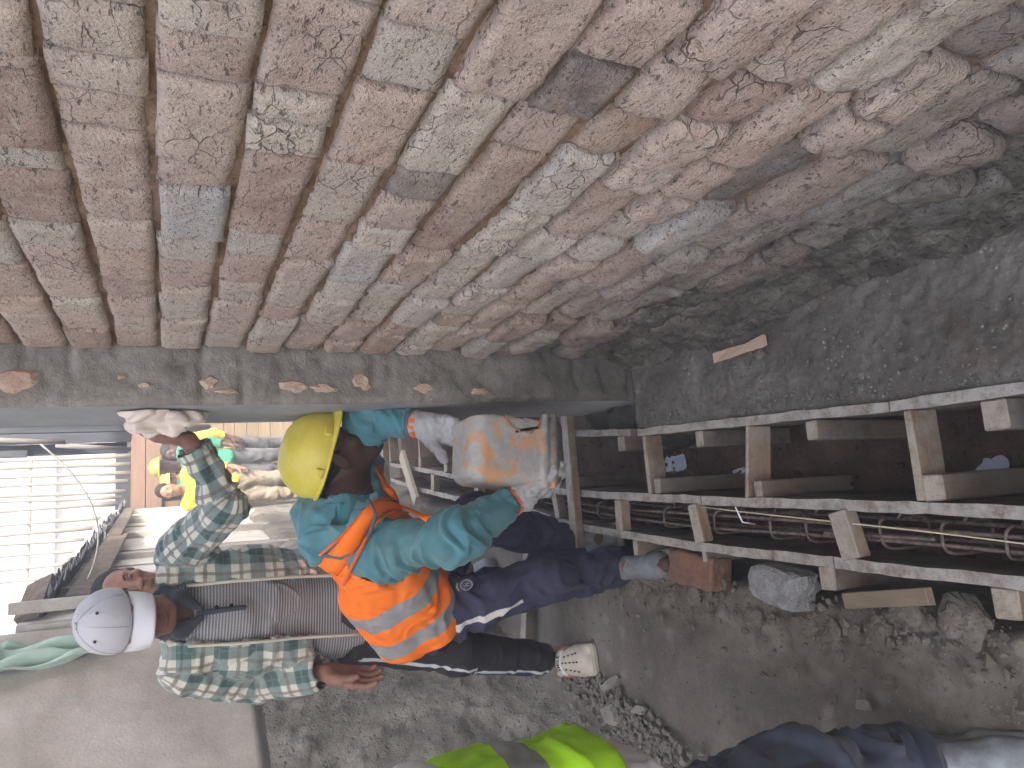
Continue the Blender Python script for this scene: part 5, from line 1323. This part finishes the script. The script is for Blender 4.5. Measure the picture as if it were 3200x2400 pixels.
# shoes
M_SHOE = m_flat('muddy_blue_grey_shoe', (.16, .18, .20), .6, .35, 30, bump=.5); M_SOLE = m_flat('dirty_sole', (.24, .24, .23), .8, .2, 30); M_LACE = m_flat('red_lace', (.22, .05, .03), .8, .1)
def shoe(toe, heel, par, z0=0.0, mat=M_SHOE, lace=True, open_r=.042):
    toe = np.array(toe, float); heel = np.array(heel, float); f = nrm(np.array([toe[0]-heel[0], toe[1]-heel[1], 0])); Rc = frame(f, (0, 0, 1)); L = np.linalg.norm((toe-heel)[:2])
    def q(x, y, z): return np.array([heel[0], heel[1], z0])+Rc[:, 0]*x+Rc[:, 1]*y+np.array([0, 0, z])
    S = SDF(.004); S.bx(q(0, L-.085, .014), (.048, .085, .014), Rc, .012, k=.02); S.bx(q(0, .085, .016), (.038, .085, .016), Rc, .012, k=.03)
    V, Q = S.mesh(); arr_obj('sole', V, Q, M_SOLE, par)
    S = SDF(.004); S.el(q(0, L-.085, .032), (.044, .080, .036), Rc, k=.02); S.el(q(0, .08, .05), (.036, .078, .052), Rc, k=.03); S.rc(q(0, L-.12, .058), q(0, .07, .092), .032, .036, k=.03)
    S.carve(q(0, .065, .16), q(0, .07, .07), open_r, .030, kind='rc'); S.plane(q(0, 0, .012), (0, 0, -1))
    V, Q = S.mesh(); N = vnormals(V, Q); V = V+N*(.002*fbm(V, 60, 3))[:, None]; up = arr_obj('shoe', V, Q, mat, par)
    if lace:
        for k in range(5):
            y = L-.115-.019*k; z_ = .075+.009*k
            tube('lace', [q(-.026, y, z_-.012), q(-.01, y+.004, z_+.004), q(.01, y-.004, z_+.004), q(.026, y, z_-.012)], .0028, M_LACE, up, 6)
shoe(TN, (AN[0]-.005, AN[1]+.06, 0), wk); shoe(AF+np.array([.03, -.19, 0]), AF+np.array([0, .06, 0]), wk, max(AF[2]-.085, 0))
# hard hat
g = G('yellow_helmet_shell'); P = g.obj(); n = g.noise(P, 9, 5, .65)
c = g.mix(g.lin(n, .35, .68), (.52, .44, .045), (.66, .58, .10)); sc_ = g.lin(g.noise(g.vmul(P, (14., 14., 70.)), 3, 4, .7), .6, .7); c = g.mix(g.math('MULTIPLY', sc_, .5), c, (.70, .66, .36))
d = g.lin(g.noise(g.vadd(P, (3., 1., 1.)), 14, 5, .7), .56, .7); c = g.mix(g.math('MULTIPLY', d, .35), c, (.42, .37, .18))
M_HELM = g.out(c, .36, g.bump(g.noise(P, 60, 3, .6), .08, .001)); g.b.inputs['Specular IOR Level'].default_value = .5
hu2 = nrm((.24, -.05, .96)); hf2 = nrm(hf-hu2*(hf @ hu2)); Rh = frame(hf2, hu2)
def hx(x, y, z): return hc+Rh[:, 0]*x+Rh[:, 1]*y+Rh[:, 2]*z
S = SDF(.0032)
S.el(hx(0, -.004, .050), (.110, .132, .116), Rh, k=.01)
S.rc(hx(0, .072, .122), hx(0, -.078, .122), .018, k=.02); S.rc(hx(0, .045, .141), hx(0, -.05, .141), .016, k=.02)
S.plane(hx(0, 0, .046), -Rh[:, 2]); S.carve(hx(0, -.004, .040), (.101, .122, .098), Rh, .003, kind='el')
V, Q = S.mesh(); V = relax(V, Q, 1, .4); hat = arr_obj('hard_hat', V, Q, M_HELM, wk)
n_ = 72; V = []; F = []
for k in range(n_):
    t = 2*math.pi*k/n_; fr = math.cos(t); sd_ = math.sin(t)
    w = .013+.040*max(fr, 0)**2.2+.003*max(-fr, 0); dz = -.010*max(fr, 0)**1.5
    for rr, zz in ((-.004, .050), (0.45, .0495), (1, .0455+dz), (1, .0405+dz), (-.004, .043)):
        V.append(hx((.107+w*max(rr, 0)+(rr if rr < 0 else 0))*sd_, -.004+(.129+w*max(rr, 0)+(rr if rr < 0 else 0))*fr, zz))
for k in range(n_):
    for j in range(5):
        a, b = 5*k+j, 5*k+(j+1) % 5; c_, d_ = 5*((k+1) % n_)+(j+1) % 5, 5*((k+1) % n_)+j; F.append((a, b, c_, d_))
mesh_obj('hat_brim', V, F, M_HELM, wk, smooth=True)
for t in (-1.95, 1.95, -1.0, 1.0):
    p0 = hx(.112*math.sin(t), -.004+.134*math.cos(t), .062); Rr = frame(nrm(Rh[:, 0]*math.sin(t)+Rh[:, 1]*math.cos(t)), hu2)
    S = SDF(.0025).bx(p0, (.014, .006, .011), Rr, .003); V, Q = S.mesh(); arr_obj('strap_slot', V, Q, M_HELM, hat)
0 and tube('chin_strap', [hx(.098, .01, .045), hx(.088, .02, -.02), hx(.060, .045, -.075), hx(.0, .06, -.108)], .004, M_BLACKHOLE, wk, 6)

# ------------------------------------------------------------------ the cut plastic can full of concrete
g = G('worn_grey_plastic'); P = g.obj(); n = g.noise(P, 15, 6, .7, .5)
c = g.mix(g.lin(g.noise(P, 40, 4, .7), .3, .7), (.32, .325, .315), (.45, .455, .44))
o_ = g.ramp(n, [(.52, 0), (.58, 1)]); c = g.mix(g.math('MULTIPLY', o_, .9), c, (.60, .31, .145))
o2 = g.ramp(g.noise(g.vadd(P, (3., 3., 3.)), 60, 4, .7), [(.62, 0), (.70, 1)]); c = g.mix(g.math('MULTIPLY', o2, .6), c, (.50, .22, .09))
z = g.sep(P)[2]; mud = g.lin(g.math('ADD', z, g.math('MULTIPLY', g.math('SUBTRACT', g.noise(P, 12, 5, .7), .5), .16)), .475, .415)
c = g.mix(g.math('MULTIPLY', mud, .92), c, (.085, .080, .076)); M_CAN = g.out(c, .5, g.bump(g.noise(P, 50, 5, .7), .3, .003))
cc = np.array([.168, 2.035, .540]); RC = rotm(4, 7, 4)
def cq(x, y, z): return cc+RC @ np.array([x, y, z])
S = SDF(.0035)
S.bx(cc, (.105, .088, .150), RC, .042, k=.01); S.bx(cq(0, 0, -.075), (.110, .093, .010), RC, .008, k=.012); S.bx(cq(0, 0, -.105), (.109, .092, .008), RC, .007, k=.012); 
S.carve(cq(.05, 0, .0), (.148, .081, .142), RC, .036, kind='bx'); S.carve(cq(.16, 0, 0), (.065, .2, .2), RC @ rotm(0, -7, 0), .001, kind='bx')
V, Q = S.mesh(); N = vnormals(V, Q); V = V+N*(.0012*fbm(V, 30, 3, 3)+.003*fbm(V, 9, 2, 5))[:, None]
can = empty('cut_can', tuple(cc), 'cut-open grey plastic can with orange paint tipped between the gloves', 'can')
arr_obj('can_shell', V, Q, M_CAN, can)
S = SDF(.004); S.rc(cq(.040, -.092, .02), cq(.058, -.092, -.05), .005); V, Q = S.mesh(); arr_obj('handle_groove', V, Q, M_BLACKHOLE, can)
S = SDF(.004); S.chain([cq(.085, -.090, .055), cq(.060, -.0915, .045), cq(.042, -.092, .015), cq(.042, -.092, -.025), cq(.058, -.0915, -.05), cq(.085, -.090, -.06)], [.003, .0035, .0035, .0035, .0035, .003], k=.01); V, Q = S.mesh(); arr_obj('handle_rim', V, Q, m_flat('orange_brown_plastic', (.36, .20, .12), .6, .3, 40), can)
S = SDF(.005); S.bx(cq(-.01, 0, -.06), (.075, .078, .075), RC, .03); V, Q = S.mesh(); V = V+vnormals(V, Q)*(.006*fbm(V, 40, 3, 3))[:, None]
tag(arr_obj('concrete_load', V, Q, M_MUD), 'last of the dark wet concrete inside the cut can', 'concrete')

# ================================================================== person at the left edge in a lime vest
hv = empty('person', (-.60, 1.12, 0), 'person in a lime safety vest and dark jeans cut off by the picture edge', 'person')
K1 = np.array([-.510, 1.12, .44]); A1 = np.array([-.555, 1.16, .085]); H1 = np.array([-.535, 1.10, .84])
K2 = np.array([-.70, 1.20, .45]); A2 = np.array([-.74, 1.28, .085]); H2 = np.array([-.70, 1.14, .84])
PL = np.array([-.575, 1.12, .90]); CHs = np.array([-.58, 1.11, 1.18]); N2 = np.array([-.60, 1.12, 1.42]); S1_ = np.array([-.46, 1.08, 1.36]); S2_ = np.array([-.75, 1.16, 1.36])
E1 = at(890, 1772, 1.06); W1 = np.array([-.52, .93, 1.02]); E2 = np.array([-.82, 1.10, 1.08]); W2 = np.array([-.66, .90, 1.04])
S = SDF(.006); hc3 = np.array([-.60, 1.09, 1.57]); hq = head(S, hc3, nrm((.25, -.9, -.3)), nrm((.05, -.28, .95)))
S.rc(N2-np.array([0, 0, .05]), hc3-np.array([0, 0, .05]), .055, k=.03); S.el(CHs, (.13, .085, .19), k=.05); S.el(PL, (.125, .085, .15), k=.05); S.rc(S1_, S2_, .045, k=.04)
S.chain([S1_, E1, W1], [.042, .034, .026], k=.03).chain([S2_, E2, W2], [.042, .034, .026], k=.03).chain([H1, K1, A1], [.065, .048, .034], k=.03).chain([H2, K2, A2], [.065, .048, .034], k=.03)
foot(S, A1, A1+np.array([.06, -.16, 0])); foot(S, A2, A2+np.array([.0, -.17, 0]))
hand(S, W1, nrm((-.5, -.5, .0)), nrm((-.3, .2, -1)), 1); hand(S, W2, nrm((.5, -.5, .05)), nrm((0, .2, -1)), -1)
V, Q = S.mesh(); arr_obj('body', V, Q, SK_TAN, hv)
S = SDF(.006); S.el(hc3+np.array([0, .015, .04]), (.084, .104, .092)); S.carve(hc3+np.array([.02, -.11, -.03]), hc3+np.array([.02, -.12, -.08]), .085, kind='rc'); V, Q = S.mesh(); arr_obj('hair', V, Q, M_HAIR, hv)
for sg in (-1, 1):
    e = ball('eye', hq(sg*.031, .0775, .012), (.0115, .0105, .0095), M_EYE, hv); ball('iris', hq(sg*.031, .086, .010), (.005, .004, .005), M_IRIS, e)
M_JEANS = m_cloth('dark_blue_denim', (.042, .056, .088), .3, 800, dirt=(.09, .10, .115))
S = SDF(.006); S.el(PL-np.array([0, 0, .02]), (.155, .115, .14), k=.05)
S.chain([H1, K1, A1+np.array([0, 0, .02])], [.098, .084, .072], k=.04).chain([H2, K2, A2+np.array([0, 0, .02])], [.098, .08, .068], k=.04)
for (k_, a_) in ((K1, A1), (K2, A2)): cutend(S, a_, a_-k_); S.carve(a_-np.array([0, 0, .05]), a_+np.array([0, 0, .05]), .054, kind='rc')
cloth('jeans', S, [(PL, PL+np.array([0, 0, .1]), .14), (H1, K1, .09), (K1, A1, .075), (H2, K2, .09), (K2, A2, .075)], M_JEANS, hv, .024, 12, 7, 71)
M_WSHIRT = m_cloth('white_cotton', (.60, .60, .615), .08)
S = SDF(.006); S.el(CHs, (.158, .108, .21), k=.05); S.bx((-.550, 1.11, .92), (.184, .132, .21), None, .12, k=.05); S.rc(S1_, S2_, .066, k=.05)
S.chain([S1_, E1, W1+.1*(E1-W1)], [.070, .062, .045], k=.04).chain([S2_, E2, W2+.1*(E2-W2)], [.070, .060, .045], k=.04); S.carve(N2, hc3, .062, .07, kind='rc'); S.plane((0, 0, .705), (0, -.1, -1))
S.carve((-.55, 1.11, .67), (.165, .12, .08), None, .05, kind='bx')
cloth('white_shirt', S, [(PL, N2, .15), (S1_, E1, .065), (E1, W1, .055), (S2_, E2, .065), (E2, W2, .055)], M_WSHIRT, hv, .007, 14, 6, 77)
M_LIME = m_vest('lime_safety_vest', (.42, .85, .03), [(.155, .215), (.32, .38)], (.33, .36, .36))
S = SDF(.006); S.el(CHs, (.176, .126, .22), k=.05); S.bx((-.545, 1.11, .97), (.202, .148, .22), None, .125, k=.05); S.rc(S1_, S2_, .078, k=.05)
S.carve(S1_, E1, .085, .085, kind='rc'); S.carve(S2_, E2, .085, .085, kind='rc'); S.carve(N2, hc3, .09, .1, kind='rc'); S.plane((0, 0, .79), (0, .05, -1)); S.carve((-.545, 1.11, .77), (.170, .125, .08), None, .05, kind='bx')
cloth('lime_vest', S, [(np.array([-.60, 1.11, .79]), N2, .18)], M_LIME, hv, .012, 7, 6, 79)
M_SNEAK = m_flat('grey_blue_sneaker', (.24, .28, .31), .7, .3, 30, bump=.4)
shoe(A1+np.array([.055, -.235, 0]), A1+np.array([-.005, .06, 0]), hv, 0, M_SNEAK); shoe(A2+np.array([0, -.23, 0]), A2+np.array([0, .06, 0]), hv, 0, M_SNEAK)

# ================================================================== man behind the cap, and the crew at the far end
def simple_person(x, y, h, face, shirt, legs, label, hat=None, hatc=None, arms=((.05, .03), (.05, .03)), vox=.011, vest=None, skin=SK_MID, group=None, lean=0.0, detail=False, up=(0, 0, 1), boots=None, hd=(0, 0, 0)):
    r = empty('person', (x, y, 0), label, 'person', group); s = h/1.70
    f = nrm(np.array([face[0], face[1], 0])); rt = np.array([f[1], -f[0], 0])
    def q(a, b, c): return np.array([x, y, 0])+rt*a*s+f*(b+lean*max(c-.9, 0))*s+np.array([0, 0, c*s])
    S = SDF(vox); c = q(0, .02, 1.555)+np.array(hd); hp_ = head(S, c, nrm(np.array([face[0], face[1], face[2]])), nrm(np.array(up, float)+f*.15), s)
    S.rc(q(0, 0, 1.38)+np.array(hd)*.5, c-np.array([0, 0, .05]), .055*s, k=.03); S.el(q(0, 0, 1.18), np.array((.14, .09, .20))*s, frame(f, (0, 0, 1)), k=.05); S.el(q(0, 0, .92), np.array((.13, .09, .14))*s, frame(f, (0, 0, 1)), k=.05)
    sh_ = [q(-.165, 0, 1.36), q(.165, 0, 1.36)]; el_ = []; wr_ = []
    for i, sg in ((0, -1), (1, 1)):
        el_.append(q(sg*(.20+arms[i][0]), .01, 1.09)); wr_.append(q(sg*(.20+arms[i][0]*.5), .05+arms[i][1], .85+arms[i][1]))
        S.chain([sh_[i], el_[i], wr_[i]], [.045*s, .037*s, .028*s], k=.03); hand(S, wr_[i], nrm(wr_[i]-el_[i]), -rt*sg, 1 if sg > 0 else -1, sc=s)
    hp2 = [q(-.085, 0, .86), q(.085, 0, .86)]; kn = [q(-.09, .03, .46), q(.09, .03, .46)]; an = [q(-.10, 0, .085), q(.10, 0, .085)]
    for i in (0, 1):
        S.chain([hp2[i], kn[i], an[i]], [.07*s, .05*s, .035*s], k=.03); foot(S, an[i], an[i]+f*.17*s)
    V, Q = S.mesh(); arr_obj('body', V, Q, skin, r)
    S = SDF(vox); Rf = frame(f, (0, 0, 1)); S.el(q(0, 0, 1.18), np.array((.165, .12, .22))*s, Rf, k=.05); S.bx(q(0, 0, .98), np.array((.165, .12, .17))*s, Rf, .10*s, k=.05); S.rc(sh_[0], sh_[1], .068*s, k=.04)
    for i in (0, 1):
        lo = el_[i]+.7*(wr_[i]-el_[i]); S.chain([sh_[i], el_[i], lo], [.07*s, .06*s, .05*s], k=.03); S.carve(lo, lo+(wr_[i]-el_[i])*.6, .05*s, kind='rc')
    S.carve(q(0, .01, 1.42), c, .06*s, .07*s, kind='rc'); cloth('shirt', S, [(q(0, 0, .9), q(0, 0, 1.4), .15)], shirt, r, .008, 9, 6, int(x*50))
    S = SDF(vox); S.el(q(0, 0, .90), np.array((.155, .115, .14))*s, Rf, k=.05)
    for i in (0, 1): S.chain([hp2[i], kn[i], an[i]+np.array([0, 0, .02])], [.095*s, .075*s, .065*s], k=.03)
    cloth('trousers', S, [(hp2[0], kn[0], .08), (hp2[1], kn[1], .08)], legs, r, .010, 10, 6, int(x*70))
    for i in (0, 1):
        S = SDF(vox*.8); S.bx(an[i]+f*.06*s+np.array([0, 0, -.045]), (.045, .13, .04), Rf, .03); V, Q = S.mesh(); arr_obj('shoe', V, Q, boots or M_SHOE, r)
    if vest:
        S = SDF(vox); S.el(q(0, 0, 1.18), np.array((.18, .137, .225))*s, Rf, k=.05); S.bx(q(0, 0, 1.0), np.array((.18, .137, .18))*s, Rf, .10*s, k=.05); S.rc(sh_[0], sh_[1], .08*s, k=.04)
        for i in (0, 1): S.carve(sh_[i], el_[i], .085*s, kind='rc')
        S.carve(q(0, .01, 1.42), c, .09*s, .1*s, kind='rc'); cloth('safety_vest', S, [(q(0, 0, .82), q(0, 0, 1.4), .17)], vest, r, .008, 7, 6)
    if hat == 'helmet':
        S = SDF(vox*.7); S.el(c+np.array([0, 0, .05*s]), np.array((.108, .128, .105))*s, Rf, k=.005); S.bx(c+f*.02*s+np.array([0, 0, .048*s]), np.array((.115, .155, .006))*s, Rf, .004, k=.01); S.plane(c+np.array([0, 0, .040*s]), (0, 0, -1))
        V, Q = S.mesh(); arr_obj('hard_hat', V, Q, hatc, r)
    else:
        S = SDF(vox*.6); S.el(c+np.array([0, 0, .045*s])-f*.014*s, np.array((.081, .098, .088))*s, Rf, k=.005); S.carve(c+f*.10*s+np.array([0, 0, .0]), c+f*.10*s-np.array([0, 0, .08]), .080*s, kind='rc'); S.carve(c+f*.02*s-np.array([0, 0, .06*s]), c+f*.02*s-np.array([0, 0, .12*s]), .09*s, kind='rc')
        V, Q = S.mesh(); arr_obj('hair', V, Q, hatc or M_HAIR, r)
    if detail:
        for sg in (-1, 1):
            e = ball('eye', hp_(sg*.031, .0775, .012), (.0115, .0105, .0095), M_EYE, r); ball('iris', hp_(sg*.031, .086, .010), (.005, .004, .005), M_IRIS, e)
            V, F = tube_data([hp_(sg*.014, .086, .031), hp_(sg*.031, .085, .038), hp_(sg*.047, .074, .033)], [.003, .004, .002], 6); mesh_obj('eyebrow', V, F, M_HAIR, r, smooth=True)
    return r
p3 = at(276, 1272, 3.62)
simple_person(p3[0]-.19, 3.62, 1.70*p3[2]/1.555, (.22, -1, -.30), m_cloth('dark_grey_jersey', (.07, .075, .085)), m_cloth('dark_trousers', (.04, .04, .045)), 'dark-haired man whose sunlit face shows just behind the grey cap', vox=.006, skin=SK_TAN, detail=True, hd=(.19, 0, 0))
M_YEL = m_cloth('bright_yellow_shirt', (.48, .38, .055)); M_GRN = m_cloth('green_shirt', (.035, .17, .12)); M_KHA = m_cloth('khaki_trousers', (.23, .20, .155), .4); M_GRYT = m_cloth('grey_stained_trousers', (.085, .09, .098), .5)
g = G('orange_green_vest'); x, y, z = g.sep(g.attr('cuv')); c = g.mix(g.math('GREATER_THAN', x, -.015), (.85, .20, .03), (.05, .26, .17))
bd_ = g.math('MULTIPLY', g.math('LESS_THAN', x, -.015), g.math('GREATER_THAN', g.math('SINE', g.math('MULTIPLY', y, 42.)), .45)); c = g.mix(bd_, c, (.33, .33, .33)); M_OGV = g.out(c, .8)
M_OLIVE = m_flat('olive_helmet', (.22, .25, .05), .4, .1); M_YH = m_flat('yellow_helmet', (.66, .56, .06), .4, .08)
xa = at(500, 1003, 8.6)[0]; simple_person(xa, 8.6, 1.60, (-.15, -1, -.3), M_GRN, M_GRYT, 'far worker in an olive helmet and half orange half green vest', 'helmet', M_OLIVE, vest=M_OGV, skin=SK_DARK, group=None)
xb = at(500, 1052, 8.2)[0]; simple_person(xb, 8.2, 1.56, (-.2, -1, -.1), M_YEL, M_KHA, 'far bareheaded person in a yellow shirt and khaki trousers', skin=SK_TAN, boots=m_flat('green_boots', (.10, .30, .24), .6))
xc_ = at(500, 1030, 9.2)[0]; simple_person(xc_, 9.2, 1.50, (-.2, -1, -.1), M_YEL, M_KHA, 'far worker in a bright yellow helmet, mostly hidden behind the checked sleeve', 'helmet', M_YH, skin=SK_MID)
xd = at(500, 968, 9.0)[0]; simple_person(xd, 9.0, 1.52, (-.7, -.7, -.1), M_YEL, M_GRYT, 'far worker in a yellow coat standing nearest the brick pier', skin=SK_DARK)
# ------------------------------------------------------------------ thin scattering volume added to stand in for lens glare
HZ = 0.032
V, F = box_data(90, 90, 7.0, (0, 0, 2.3)); hz = mesh_obj('haze', V, F)
mh = bpy.data.materials.new('glare_volume'); mh.use_nodes = True; nt = mh.node_tree; nt.nodes.remove(nt.nodes['Principled BSDF'])
pv = nt.nodes.new('ShaderNodeVolumePrincipled'); pv.inputs['Color'].default_value = (.93, .95, 1, 1); pv.inputs['Density'].default_value = HZ; pv.inputs['Anisotropy'].default_value = .1
nt.links.new(pv.outputs[0], nt.nodes['Material Output'].inputs['Volume']); hz.data.materials.append(mh); tag(hz, kind='stuff')
